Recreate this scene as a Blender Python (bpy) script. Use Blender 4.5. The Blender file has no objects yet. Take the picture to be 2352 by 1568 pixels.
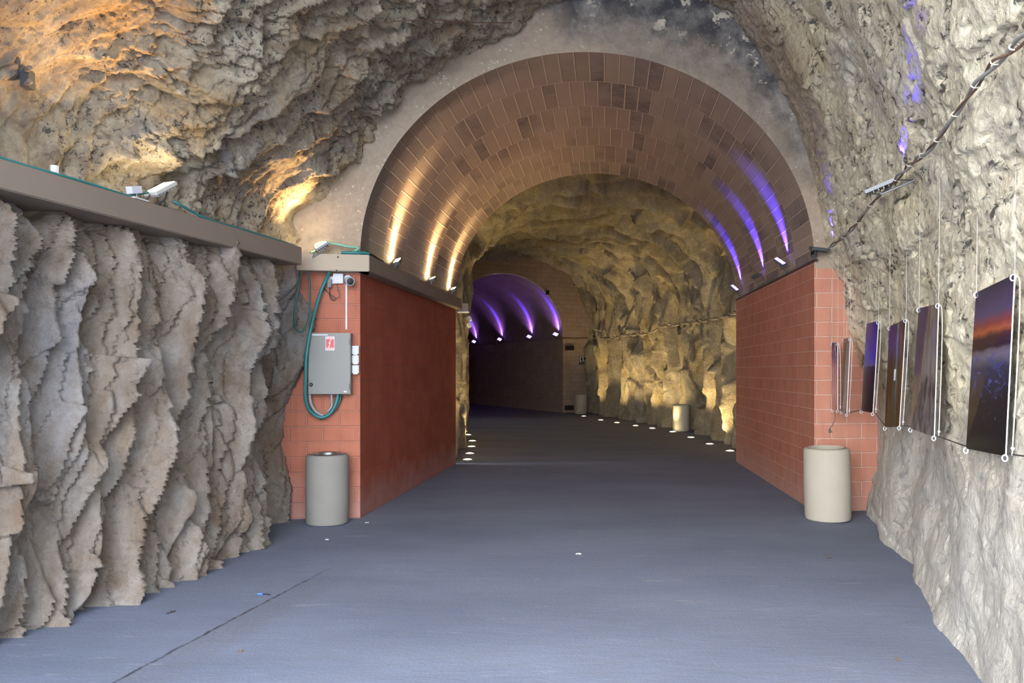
import bpy, bmesh, math, random
import numpy as np
from mathutils import Vector, Matrix

Q = 1.0                      # mesh density of the rock
C = bpy.context.scene.collection
random.seed(4)
EYE = 1.8

# ------------------------------------------------------------------ noise
_rng = np.random.RandomState(11)
_perm = _rng.permutation(512).astype(np.int64)
_perm = np.concatenate([_perm, _perm, _perm])
_g = _rng.normal(size=(512, 3)); _g /= np.linalg.norm(_g, axis=1)[:, None]
_g = _g.astype(np.float32)
_r2 = _rng.rand(512, 4).astype(np.float32)

def perlin(x, y, z=None, seed=0):
    x = np.asarray(x, np.float32) + 17.3 * seed; y = np.asarray(y, np.float32) + 9.1 * seed
    z = np.full_like(x, 3.7 * seed + .5) if z is None else np.asarray(z, np.float32) + 5.7 * seed
    xi = np.floor(x).astype(np.int64); yi = np.floor(y).astype(np.int64); zi = np.floor(z).astype(np.int64)
    xf = x - xi; yf = y - yi; zf = z - zi
    u = xf * xf * xf * (xf * (xf * 6 - 15) + 10); v = yf * yf * yf * (yf * (yf * 6 - 15) + 10); w = zf * zf * zf * (zf * (zf * 6 - 15) + 10)
    xi &= 511; yi &= 511; zi &= 511
    def gr(dx, dy, dz):
        h = _perm[(_perm[(_perm[(xi + dx) & 511] + yi + dy) & 511] + zi + dz) & 511]
        g = _g[h]
        return g[..., 0] * (xf - dx) + g[..., 1] * (yf - dy) + g[..., 2] * (zf - dz)
    def lerp(a, b, t): return a + t * (b - a)
    x00 = lerp(gr(0, 0, 0), gr(1, 0, 0), u); x10 = lerp(gr(0, 1, 0), gr(1, 1, 0), u)
    x01 = lerp(gr(0, 0, 1), gr(1, 0, 1), u); x11 = lerp(gr(0, 1, 1), gr(1, 1, 1), u)
    return (lerp(lerp(x00, x10, v), lerp(x01, x11, v), w) * 1.6).astype(np.float32)

def fbm(x, y, oct=4, gain=.5, seed=0):
    s = 0; a = 1.0; f = 1.0
    for o in range(oct):
        s = s + a * perlin(x * f, y * f, seed=seed + o * 1.37); a *= gain; f *= 2.03
    return s

def ridged(x, y, oct=4, gain=.5, seed=0):
    s = 0; a = 1.0; f = 1.0
    for o in range(oct):
        s = s + a * (1 - np.abs(perlin(x * f, y * f, seed=seed + o * 2.11)) * 2); a *= gain; f *= 2.03
    return s

def facets(x, y, seed=0):
    """broken planes: every cell of a jittered grid is a plane of its own tilt; returns height and a cell random"""
    x = np.asarray(x, np.float32); y = np.asarray(y, np.float32)
    xi = np.floor(x).astype(np.int64); yi = np.floor(y).astype(np.int64)
    best = np.full(x.shape, 9e9, np.float32); h = np.zeros_like(x); c = np.zeros_like(x)
    for dx in (-1, 0, 1):
        for dy in (-1, 0, 1):
            cx = xi + dx; cy = yi + dy
            k = _perm[(_perm[(cx + 31 * seed) & 511] + cy) & 511]
            r = _r2[k]
            ddx = x - cx - r[..., 0]; ddy = y - cy - r[..., 1]
            d = ddx * ddx + ddy * ddy
            m = d < best
            best = np.where(m, d, best)
            h = np.where(m, (r[..., 2] - .5) * 2 * ddx + (r[..., 3] - .5) * 2 * ddy + (r[..., 2] - .5) * .5, h)
            c = np.where(m, r[..., 3], c)
    return h, c

def shingle(x, y, seed=0, k=1.0):
    """overlapping slabs: each cell rises towards larger x and breaks off at its edge"""
    x = np.asarray(x, np.float32); y = np.asarray(y, np.float32)
    xi = np.floor(x).astype(np.int64); yi = np.floor(y).astype(np.int64)
    best = np.full(x.shape, 9e9, np.float32); h = np.zeros_like(x)
    for dx in (-1, 0, 1):
        for dy in (-1, 0, 1):
            cx = xi + dx; cy = yi + dy
            r = _r2[_perm[(_perm[(cx + 57 * seed) & 511] + cy) & 511]]
            ddx = x - cx - .15 - .7 * r[..., 0]; ddy = y - cy - r[..., 1]
            d = ddx * ddx + ddy * ddy
            m = d < best
            best = np.where(m, d, best)
            h = np.where(m, (.55 + .6 * r[..., 2]) * k * ddx + (r[..., 3] - .5) * .6 * ddy + (r[..., 2] + r[..., 3] - 1) * .55, h)
    return h

def sstep(a, b, x):
    t = np.clip((x - a) / (b - a), 0, 1); return t * t * (3 - 2 * t)

def saw(p, c=.82):
    f = p - np.floor(p)
    k = _r2[(np.floor(p).astype(np.int64) * 7 + 5) & 511][..., 0]
    up = (f / c) ** 1.2
    dn = (1 - f) / (1 - c); dn = dn * dn * (3 - 2 * dn)
    return np.where(f < c, up, dn).astype(np.float32), k

# ------------------------------------------------------------------ mesh helpers
def link(name, me, mat=None, parent=None):
    o = bpy.data.objects.new(name, me); C.objects.link(o)
    if mat is not None: me.materials.append(mat)
    if parent is not None: o.parent = parent
    return o

def obj(name, bm, mat, parent=None, smooth=False, bevel=0):
    if bevel:
        bmesh.ops.bevel(bm, geom=[e for e in bm.edges if len(e.link_faces) == 2 and e.calc_face_angle(0) > .6],
                        offset=bevel, segments=2, affect='EDGES', profile=.6)
    me = bpy.data.meshes.new(name); bm.normal_update(); bm.to_mesh(me); bm.free()
    if smooth:
        for p in me.polygons: p.use_smooth = True
        try: me.set_sharp_from_angle(angle=math.radians(38))
        except Exception: pass
    return link(name, me, mat, parent)

def box(bm, x0, x1, y0, y1, z0, z1, M=None):
    vs = [bm.verts.new((x, y, z)) for x in (x0, x1) for y in (y0, y1) for z in (z0, z1)]
    for f in ((0, 1, 3, 2), (4, 6, 7, 5), (0, 4, 5, 1), (2, 3, 7, 6), (0, 2, 6, 4), (1, 5, 7, 3)):
        bm.faces.new([vs[i] for i in f])
    if M is not None: bmesh.ops.transform(bm, matrix=M, verts=vs)
    return vs

def prism(bm, pts, z0, z1):
    a = [bm.verts.new((x, y, z0)) for x, y in pts]; b = [bm.verts.new((x, y, z1)) for x, y in pts]
    n = len(pts)
    bm.faces.new(a[::-1]); bm.faces.new(b)
    for i in range(n): bm.faces.new((a[i], a[(i + 1) % n], b[(i + 1) % n], b[i]))

def lathe(bm, prof, seg=48, M=None):
    rings = []; vs_all = []
    for r, z in prof:
        if r < 1e-5:
            v = [bm.verts.new((0, 0, z))]
        else:
            v = [bm.verts.new((r * math.cos(2 * math.pi * i / seg), r * math.sin(2 * math.pi * i / seg), z)) for i in range(seg)]
        rings.append(v); vs_all += v
    for a, b in zip(rings, rings[1:]):
        for i in range(seg):
            j = (i + 1) % seg
            if len(a) == 1 and len(b) == 1: continue
            if len(a) == 1: bm.faces.new((a[0], b[i], b[j]))
            elif len(b) == 1: bm.faces.new((a[i], a[j], b[0]))
            else: bm.faces.new((a[i], a[j], b[j], b[i]))
    if M is not None: bmesh.ops.transform(bm, matrix=M, verts=vs_all)

def smooth_path(pts, n=10):
    P = [Vector(p) for p in pts]; P = [2 * P[0] - P[1]] + P + [2 * P[-1] - P[-2]]
    out = []
    for i in range(1, len(P) - 2):
        for k in range(n):
            t = k / n; a, b, c, d = P[i - 1:i + 3]
            out.append(.5 * ((2 * b) + (c - a) * t + (2 * a - 5 * b + 4 * c - d) * t * t + (3 * b - a - 3 * c + d) * t ** 3))
    out.append(P[-2]); return out

def tube(bm, path, r, seg=10):
    path = [Vector(p) for p in path]; rings = []; up = Vector((.123, .345, .93)).normalized()
    for i, p in enumerate(path):
        d = (path[min(i + 1, len(path) - 1)] - path[max(i - 1, 0)]).normalized()
        x = d.cross(up)
        if x.length < 1e-3: x = d.cross(Vector((1, 0, 0)))
        x.normalize(); y = d.cross(x).normalized(); up = x.cross(d).normalized() if False else up
        rr = r(i / (len(path) - 1)) if callable(r) else r
        rings.append([bm.verts.new(p + (x * math.cos(2 * math.pi * k / seg) + y * math.sin(2 * math.pi * k / seg)) * rr) for k in range(seg)])
    for a, b in zip(rings, rings[1:]):
        for k in range(seg): bm.faces.new((a[k], a[(k + 1) % seg], b[(k + 1) % seg], b[k]))
    bm.faces.new(rings[0][::-1]); bm.faces.new(rings[-1])

def torus(bm, R, r, M, seg=20, ss=8):
    rings = []; allv = []
    for i in range(seg):
        a = 2 * math.pi * i / seg
        v = [bm.verts.new(((R + r * math.cos(2 * math.pi * k / ss)) * math.cos(a), (R + r * math.cos(2 * math.pi * k / ss)) * math.sin(a), r * math.sin(2 * math.pi * k / ss))) for k in range(ss)]
        rings.append(v); allv += v
    for i in range(seg):
        a, b = rings[i], rings[(i + 1) % seg]
        for k in range(ss): bm.faces.new((a[k], b[k], b[(k + 1) % ss], a[(k + 1) % ss]))
    bmesh.ops.transform(bm, matrix=M, verts=allv)

def at(px, py, D):           # a photograph point at depth D -> place
    return Vector(((px - 1176) / 1800 * D, D, EYE + (852 - py) / 1800 * D))

def thing(name, label, cat, loc=(0, 0, 0), group=None, M=None):
    o = bpy.data.objects.new(name, None); C.objects.link(o); o.empty_display_size = .1
    if M is not None: o.matrix_world = M
    else: o.location = loc
    o['label'] = label; o['category'] = cat
    if group: o['group'] = group
    return o

def tag(o, label, cat, group=None):
    o['label'] = label; o['category'] = cat
    if group: o['group'] = group
    return o

def struct(o, label=None, cat=None):
    o['kind'] = 'structure'
    if label: o['label'] = label
    if cat: o['category'] = cat
    return o

# ------------------------------------------------------------------ materials
class NT:
    def __init__(s, name):
        s.m = bpy.data.materials.new(name); s.m.use_nodes = True
        s.t = s.m.node_tree; s.n = s.t.nodes; s.l = s.t.links
        s.b = s.n['Principled BSDF']; s.o = s.n['Material Output']
    def node(s, typ, inp=None, **kw):
        n = s.n.new(typ)
        for k, v in kw.items(): setattr(n, k, v)
        for k, v in (inp or {}).items(): s.put(n.inputs[k], v)
        return n
    def put(s, sock, v):
        if hasattr(v, 'is_output') or isinstance(v, bpy.types.NodeSocket): s.l.new(v, sock)
        else:
            if isinstance(v, (tuple, list)) and len(v) == 3 and sock.type == 'RGBA': v = (*v, 1)
            sock.default_value = v
    def pos(s, scale=(1, 1, 1), rot=(0, 0, 0), loc=(0, 0, 0)):
        g = s.node('ShaderNodeNewGeometry').outputs['Position']
        return s.node('ShaderNodeMapping', {'Vector': g, 'Scale': scale, 'Rotation': rot, 'Location': loc}).outputs[0]
    def objc(s, scale=(1, 1, 1)):
        g = s.node('ShaderNodeTexCoord').outputs['Object']
        return s.node('ShaderNodeMapping', {'Vector': g, 'Scale': scale}).outputs[0]
    def uv(s, name='UVMap', scale=(1, 1, 1), loc=(0, 0, 0)):
        g = s.node('ShaderNodeUVMap', uv_map=name).outputs[0]
        return s.node('ShaderNodeMapping', {'Vector': g, 'Scale': scale, 'Location': loc}).outputs[0]
    def noise(s, vec, scale, detail=4, rough=.55, dist=0):
        return s.node('ShaderNodeTexNoise', {'Vector': vec, 'Scale': scale, 'Detail': detail, 'Roughness': rough, 'Distortion': dist}).outputs['Fac']
    def ramp(s, fac, stops, interp='LINEAR'):
        n = s.node('ShaderNodeValToRGB', {'Fac': fac}); r = n.color_ramp; r.interpolation = interp
        while len(r.elements) < len(stops): r.elements.new(.5)
        for e, (p, c) in zip(r.elements, stops):
            e.position = p; e.color = (*c, 1) if isinstance(c, (tuple, list)) else (c, c, c, 1)
        return n.outputs['Color']
    def mix(s, fac, a, b, mode='MIX'):
        n = s.node('ShaderNodeMix', data_type='RGBA', blend_type=mode)
        s.put(n.inputs[0], fac); s.put(n.inputs[6], a); s.put(n.inputs[7], b)
        return n.outputs[2]
    def math(s, op, a, b=0.0, clamp=False):
        n = s.node('ShaderNodeMath', operation=op, use_clamp=clamp); s.put(n.inputs[0], a); s.put(n.inputs[1], b); return n.outputs[0]
    def bump(s, h, dist, strength=1.0, normal=None):
        n = s.node('ShaderNodeBump', {'Height': h, 'Distance': dist, 'Strength': strength})
        if normal is not None: s.l.new(normal, n.inputs['Normal'])
        return n.outputs[0]
    def done(s, color=None, rough=None, normal=None, metal=None, spec=None):
        if color is not None: s.put(s.b.inputs['Base Color'], color)
        if rough is not None: s.put(s.b.inputs['Roughness'], rough)
        if normal is not None: s.put(s.b.inputs['Normal'], normal)
        if metal is not None: s.put(s.b.inputs['Metallic'], metal)
        if spec is not None: s.put(s.b.inputs['Specular IOR Level'], spec)
        return s.m

def plain(name, col, rough=.5, metal=0, var=.06, scale=14, bump=0.0):
    m = NT(name)
    n = m.noise(m.objc(), scale, 4)
    c = m.mix(m.math('MULTIPLY', n, var * 2), col, tuple(x * .72 for x in col))
    nm = m.bump(m.noise(m.objc(), scale * 6, 3), bump) if bump else None
    return m.done(c, rough, nm, metal)

def emit(name, col, strength):
    m = NT(name)
    g = m.noise(m.objc(), 6, 1)
    m.put(m.b.inputs['Base Color'], (.8, .8, .8)); m.put(m.b.inputs['Emission Color'], m.mix(m.math('MULTIPLY', g, .1), col, (1, 1, 1)))
    m.put(m.b.inputs['Emission Strength'], strength); return m.m

def rock_material(name, tan, pale, ochre, grey, ochre_amt=.5, speck=.5, bump=.012, streak=(1, 1, 1), right=False):
    m = NT(name)
    p = m.pos()
    ps = m.pos(scale=streak)
    n1 = m.noise(ps, .9, 5, .6, .3); n2 = m.noise(ps, 3.3, 6, .65, .4); n3 = m.noise(p, 13, 6, .7)
    c = m.mix(m.ramp(n2, [(.36, 0), (.62, 1)]), tan, pale)
    c = m.mix(m.math('MULTIPLY', m.ramp(n1, [(.50, 0), (.66, 1)]), ochre_amt), c, ochre)
    n4 = m.noise(m.pos(scale=streak, loc=(7, 3, 1)), 1.3, 5, .6, .5)
    c = m.mix(m.math('MULTIPLY', m.ramp(n4, [(.52, 0), (.68, 1)]), .65), c, grey)
    c = m.mix(m.math('MULTIPLY', m.ramp(n3, [(.3, 1), (.55, 0)]), .45), c, m.mix(.5, tan, (.12, .09, .07)))
    # dark lichen flecks; on the right wall also pit shade put into colour
    n5 = m.noise(m.pos(loc=(2, 9, 4), scale=(1, .45, 1) if right else (1, 1, 1)), 11 if right else 19, 5, .75, .6); n6 = m.noise(m.pos(loc=(5, 5, 2)), 1.6 if not right else 2.6, 3)
    f = m.math('MULTIPLY', m.ramp(n5, [(.53 if right else .55, 0), (.60 if right else .61, .9)]), m.ramp(n6, [(.42, 0), (.56, speck)]))
    c = m.mix(f, c, (.05, .048, .05))
    if right:      # dusty smooth grey foot; brown seam where the rock meets the portal
        z_ = m.node('ShaderNodeSeparateXYZ', {'Vector': p}).outputs
        wob = m.math('SUBTRACT', m.noise(m.pos(scale=(1, .6, 1)), 1.4, 5, .6), .5)
        low = m.math('ADD', z_['Z'], m.math('MULTIPLY', wob, 1.6))
        c = m.mix(m.math('MULTIPLY', m.ramp(m.math('DIVIDE', low, 4.0), [(.22, 1), (.48, 0)]), .72), c, m.mix(n2, (.43, .415, .40), (.57, .55, .52)))
        e = m.math('ADD', z_['Y'], m.math('MULTIPLY', wob, 1.4))
        seam = m.math('MULTIPLY', m.ramp(m.math('DIVIDE', e, 10.0), [(.87, 0), (.945, 1)]), m.ramp(m.math('DIVIDE', z_['Z'], 10.0), [(.37, 0), (.46, 1)]))
        c = m.mix(m.math('MULTIPLY', seam, .75), c, m.mix(n2, (.25, .185, .135), (.42, .33, .255)))
    h = m.math('ADD', m.noise(p, 24, 8, .7, .3), m.math('MULTIPLY', m.noise(p, 7, 5, .6, .4), 1.6))
    return m.done(c, .92, m.bump(h, bump), 0, .25)

MAT = {}
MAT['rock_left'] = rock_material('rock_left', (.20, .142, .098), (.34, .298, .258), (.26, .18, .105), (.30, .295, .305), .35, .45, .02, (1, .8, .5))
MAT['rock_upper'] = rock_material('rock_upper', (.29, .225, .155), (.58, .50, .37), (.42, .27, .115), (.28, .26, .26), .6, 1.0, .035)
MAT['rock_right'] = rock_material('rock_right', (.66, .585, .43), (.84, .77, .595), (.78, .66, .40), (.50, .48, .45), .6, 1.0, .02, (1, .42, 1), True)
MAT['rock_chamber'] = rock_material('rock_chamber', (.25, .205, .155), (.44, .38, .27), (.36, .27, .12), (.25, .235, .23), .6, .4, .03, (1, 1, .6))

def cement(name):
    m = NT(name)
    p = m.pos()
    n = m.noise(p, 1.7, 6, .65, .4); n2 = m.noise(p, 14, 6, .7); n3 = m.noise(p, 55, 3)
    beige = m.mix(m.ramp(n2, [(.35, 0), (.65, 1)]), (.40, .315, .235), (.47, .38, .29))
    vor = m.node('ShaderNodeTexVoronoi', {'Vector': p, 'Scale': 16.0}).outputs
    peb = m.math('MULTIPLY', m.ramp(vor['Distance'], [(.16, 1), (.26, 0)]), m.ramp(m.noise(p, 3, 3), [(.48, 0), (.6, .8)]))
    beige = m.mix(peb, beige, (.72, .66, .54))
    grey = m.mix(m.ramp(m.noise(p, 3, 7, .7, .1), [(.42, 0), (.70, 1)]), (.085, .085, .09), (.40, .37, .335))
    # grey trowelled cement over the crown of the portal; boundary runs over the face
    sep = m.node('ShaderNodeSeparateXYZ', {'Vector': p}).outputs
    e = m.math('ADD', m.math('MULTIPLY', sep['X'], .62), sep['Z'])
    e = m.math('ADD', e, m.math('MULTIPLY', m.math('SUBTRACT', n, .5), 1.9))
    gm = m.ramp(m.math('DIVIDE', e, 10.0), [(.635, 0), (.668, 1)])
    # only near the crown / the right edge, so the lower flank stays beige
    r = m.node('ShaderNodeVectorMath', {0: p, 1: (1.0, 9.85, 3.2)}, operation='DISTANCE').outputs['Value']
    r = m.math('ADD', r, m.math('MULTIPLY', m.math('SUBTRACT', m.noise(p, 2.2, 5, .65), .5), 1.0))
    gm = m.math('MULTIPLY', gm, m.ramp(m.math('DIVIDE', r, 10.0), [(.275, .4), (.33, 1)]))
    zt = m.ramp(m.math('DIVIDE', sep['Z'], 10.0), [(.36, 0), (.46, 1)])
    gm = m.math('MULTIPLY', gm, zt)
    c = m.mix(gm, beige, grey)
    fl = m.math('MULTIPLY', m.ramp(m.noise(m.pos(loc=(3, 1, 8)), 5, 5, .7, .4), [(.575, 0), (.60, 1)]), m.ramp(m.math('DIVIDE', r, 10.0), [(.30, 0), (.335, 1)]))
    c = m.mix(m.math('MULTIPLY', fl, zt), c, (.66, .60, .48))
    return m.done(c, .93, m.bump(m.math('ADD', n2, m.math('MULTIPLY', n3, .4)), .012), 0, .2)
MAT['cement'] = cement('portal_cement')

def block_paint(name, c1, c2, mortar, course=.187, length=.40, off=(0, 0, 0), streak=True, mort=.012, rough=.85):
    m = NT(name)
    uv = m.uv(loc=off)
    b = m.node('ShaderNodeTexBrick', {'Vector': uv, 'Color1': c1, 'Color2': c2, 'Mortar': mortar, 'Scale': 1.0, 'Mortar Size': mort,
                                    'Mortar Smooth': .35, 'Bias': 0.0, 'Brick Width': length, 'Row Height': course})
    b.offset = .5
    st = m.noise(m.uv(scale=(9, .7, 1)), 1.0, 4, .6)
    n = m.noise(m.uv(), 2.1, 5, .6)
    c = m.mix(m.math('MULTIPLY', m.ramp(st, [(.45, 0), (.68, 1)]), .30 if streak else .1), b.outputs['Color'], tuple(x * .62 for x in c1))
    c = m.mix(m.math('MULTIPLY', m.ramp(n, [(.42, 0), (.7, 1)]), .35), c, tuple(min(1, x * 1.25 + .03) for x in c2))
    # scuffed grey-pink dust low on the wall
    sep = m.node('ShaderNodeSeparateXYZ', {'Vector': m.pos()}).outputs['Z']
    d = m.math('ADD', m.math('DIVIDE', sep, 1.6), m.math('MULTIPLY', m.math('SUBTRACT', m.noise(m.pos(), 3, 4), .5), .5))
    c = m.mix(m.math('MULTIPLY', m.ramp(d, [(.05, 1), (.32, 0)]), .35), c, (.50, .36, .34))
    h = m.math('ADD', m.math('MULTIPLY', b.outputs['Fac'], -.6), m.math('MULTIPLY', m.noise(m.uv(), 60, 4), .22))
    return m.done(c, rough, m.bump(h, .012), 0, .15)
MAT['red_block'] = block_paint('red_block_paint', (.30, .075, .042), (.335, .09, .052), (.315, .10, .065))  # same red paint, darkened: the left passage's shade is in the colour
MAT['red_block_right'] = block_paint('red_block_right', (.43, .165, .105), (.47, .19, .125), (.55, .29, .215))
MAT['red_block_faded'] = block_paint('red_block_faded', (.55, .245, .17), (.58, .27, .19), (.66, .41, .32), off=(.17, 0, 0))  # same pier paint, paler: fading and dust, plus brighter light in the colour
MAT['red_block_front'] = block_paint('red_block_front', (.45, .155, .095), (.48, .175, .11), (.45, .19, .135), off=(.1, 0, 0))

def vault_mat(name, tone=1.0):
    m = NT(name)
    uv = m.uv()
    b = m.node('ShaderNodeTexBrick', {'Vector': uv, 'Color1': (.285, .215, .165), 'Color2': (.40, .305, .235), 'Mortar': (.56, .425, .32), 'Scale': 1.0,
                                    'Mortar Size': .014, 'Mortar Smooth': .5, 'Bias': .25, 'Brick Width': .19, 'Row Height': .95})
    b.offset = .5
    b2 = m.node('ShaderNodeTexBrick', {'Vector': uv, 'Color1': (0, 0, 0), 'Color2': (1, 1, 1), 'Mortar': (0, 0, 0), 'Scale': 1.0,
                                     'Mortar Size': .012, 'Mortar Smooth': .4, 'Bias': 0.0, 'Brick Width': .19, 'Row Height': .95})
    b2.offset = .5
    sm = m.ramp(m.noise(m.uv(loc=(1.3, .4, 0)), .55, 3), [(.38, 0), (.58, 1)])
    dk = m.math('MULTIPLY', m.ramp(b2.outputs['Color'], [(.50, 0), (.60, 1)]), sm)
    soot = m.noise(m.uv(scale=(3, 9, 1)), 2.0, 5, .7)
    dk = m.math('MULTIPLY', dk, m.ramp(soot, [(.3, .4), (.6, 1)]))
    c = m.mix(m.math('MULTIPLY', dk, .92), b.outputs['Color'], (.115, .092, .09))
    n = m.noise(m.uv(), 1.6, 5, .6)
    c = m.mix(m.math('MULTIPLY', m.ramp(n, [(.4, 0), (.7, 1)]), .4), c, (.44, .33, .255))
    sp = m.node('ShaderNodeSeparateXYZ', {'Vector': uv}).outputs   # rough dark render along the mouth on the left flank
    ed = m.math('SUBTRACT', sp['Y'], m.math('MULTIPLY', m.noise(m.uv(), 3.5, 6, .7), .55))
    ed = m.math('MULTIPLY', m.ramp(m.math('ADD', ed, .5), [(.46, 1), (.60, 0)]), m.ramp(m.math('DIVIDE', sp['X'], 8.64), [(.28, 1), (.45, 0)]))
    c = m.mix(m.math('MULTIPLY', ed, .8), c, m.mix(m.noise(m.uv(), 40, 4, .8), (.07, .05, .042), (.24, .18, .14)))
    h = m.math('ADD', m.math('MULTIPLY', b.outputs['Fac'], -.9), m.math('MULTIPLY', m.noise(m.uv(), 45, 5, .7), .35))
    return m.done(c, .85, m.bump(h, .012), 0, .2)
MAT['vault'] = vault_mat('vault_blocks')
MAT['far_vault'] = block_paint('far_vault_blocks', (.36, .26, .20), (.40, .29, .22), (.30, .22, .18), streak=False, rough=.85)
MAT['far_wall'] = block_paint('far_wall_blocks', (.40, .29, .21), (.44, .32, .24), (.36, .26, .20), streak=False, rough=.85)

def floor_mat():
    m = NT('concrete_floor')
    p = m.pos()
    n1 = m.noise(m.pos(scale=(.5, 1.2, 1)), .8, 6, .6, .3); n2 = m.noise(m.pos(scale=(1, 3, 1)), 3.0, 6, .7); n3 = m.noise(p, 40, 5, .7)
    c = m.mix(m.ramp(n1, [(.32, 0), (.68, 1)]), (.145, .168, .240), (.20, .228, .312))
    c = m.mix(m.math('MULTIPLY', m.ramp(n2, [(.35, 1), (.6, 0)]), .30), c, (.17, .175, .195))
    c = m.mix(m.math('MULTIPLY', m.ramp(n3, [(.35, 1), (.5, 0)]), .22), c, (.13, .13, .14))
    # the rough joint strip: a line over the ground from A to B
    A = Vector((-2.30, 4.55)); B = Vector((-1.72, 6.95)); d = (B - A).normalized(); nn = Vector((d.y, -d.x))
    wob = m.math('MULTIPLY', m.math('SUBTRACT', m.noise(p, 5, 5, .7), .5), .07)
    s = m.math('ADD', m.node('ShaderNodeVectorMath', {0: p, 1: (nn.x, nn.y, 0)}, operation='DOT_PRODUCT').outputs['Value'], -(A.dot(nn)))
    s = m.math('ADD', s, wob)
    ln = m.ramp(m.math('ADD', m.math('MULTIPLY', s, 5.0), .5), [(.41, 0), (.48, 1), (.52, 1), (.59, 0)])
    along = m.node('ShaderNodeVectorMath', {0: p, 1: (d.x, d.y, 0)}, operation='DOT_PRODUCT').outputs['Value']
    endm = m.ramp(m.math('DIVIDE', m.math('SUBTRACT', along, A.dot(d)), 8.0), [(.26, 1), (.36, 0)])
    strip = m.ramp(s, [(.0, 0), (.02, 1), (.26, .8), (.36, 0)])
    c = m.mix(m.math('MULTIPLY', m.math('MULTIPLY', strip, endm), m.ramp(n3, [(.35, .7), (.62, .15)])), c, (.15, .155, .18))
    c = m.mix(m.math('MULTIPLY', m.math('MULTIPLY', ln, endm), m.ramp(m.noise(p, 9, 4), [(.4, .5), (.6, 1)])), c, (.045, .045, .055))
    # pale scuffs
    c = m.mix(m.math('MULTIPLY', m.ramp(m.noise(m.pos(scale=(.6, 3, 1), loc=(4, 4, 0)), 2.2, 6, .75), [(.60, 0), (.72, 1)]), .35), c, (.46, .46, .49))
    h = m.math('ADD', m.math('MULTIPLY', n3, .5), n2)
    return m.done(c, m.mix(n2, (.72, .72, .72), (.9, .9, .9)), m.bump(h, .006), 0, .2)
MAT['floor'] = floor_mat()

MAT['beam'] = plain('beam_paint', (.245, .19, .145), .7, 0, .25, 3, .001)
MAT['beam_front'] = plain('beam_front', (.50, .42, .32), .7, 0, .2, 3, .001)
MAT['bin_grey'] = plain('bin_grey_concrete', (.30, .28, .25), .85, 0, .25, 5, .003)
MAT['bin'] = plain('bin_concrete', (.50, .45, .37), .85, 0, .25, 5, .003)
MAT['steel'] = plain('steel', (.62, .62, .64), .28, 1.0, .1, 20)
MAT['cabinet'] = plain('cabinet_grey', (.20, .195, .175), .45, .1, .12, 4)
MAT['white'] = plain('white_plastic', (.60, .61, .66), .4)
MAT['off_white'] = plain('off_white_metal', (.62, .60, .56), .5)
MAT['black'] = plain('black_plastic', (.015, .015, .017), .35)
MAT['dark_glass'] = plain('dark_glass', (.01, .01, .012), .08)
MAT['teal'] = plain('teal_hose', (.03, .20, .20), .4)
MAT['dark_teal'] = plain('dark_green_cable', (.02, .09, .085), .45)
MAT['light_green'] = plain('pale_green_hose', (.25, .50, .36), .4)
MAT['grey_tube'] = plain('grey_conduit', (.30, .30, .31), .5)
MAT['grey_metal'] = plain('grey_metal', (.13, .14, .15), .45, .5, .15)
MAT['rope'] = plain('pale_cord', (.58, .54, .46), .85, 0, .2, 60)
MAT['twine'] = plain('brown_twine', (.20, .15, .11), .9, 0, .3, 50)
MAT['grey_cable'] = plain('grey_cable', (.30, .29, .27), .6, 0, .3, 30)
MAT['rust_cable'] = plain('rust_wire', (.17, .10, .065), .8, 0, .4, 40)
MAT['dark_strip'] = plain('dark_strip', (.07, .05, .045), .7, 0, .3, 12)
MAT['red_sign'] = plain('sign_red', (.62, .035, .04), .4)
MAT['paper'] = plain('paper', (.85, .85, .86), .6)
MAT['dark_metal'] = plain('dark_metal', (.05, .045, .045), .5, .3)
WARM = (1.0, .60, .24); VIOLET = (.075, .04, 1.0); FLOORW = (1.0, .74, .33)
MAT['warm_glass'] = emit('warm_glass', (1.0, .80, .45), 26)
MAT['violet_glass'] = emit('violet_glass', (.17, .085, 1.0), 3.5)
MAT['floor_glass'] = emit('floor_glass', (1.0, .86, .42), 9)

# ------------------------------------------------------------------ rock tubes
def hermite(ts, ys, t):
    ts = np.asarray(ts, float); ys = np.asarray(ys, float)
    m = np.zeros_like(ys); sl = (ys[1:] - ys[:-1]) / (ts[1:] - ts[:-1])[:, None, None]
    m[0] = sl[0]; m[-1] = sl[-1]; m[1:-1] = .5 * (sl[:-1] + sl[1:])
    i = np.clip(np.searchsorted(ts, t) - 1, 0, len(ts) - 2); h = (ts[i + 1] - ts[i]); u = ((t - ts[i]) / h)
    u = u[:, None, None]; h = h[:, None, None]
    return ((2 * u ** 3 - 3 * u ** 2 + 1) * ys[i] + (u ** 3 - 2 * u ** 2 + u) * h * m[i] + (-2 * u ** 3 + 3 * u ** 2) * ys[i + 1] + (u ** 3 - u ** 2) * h * m[i + 1])

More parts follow.
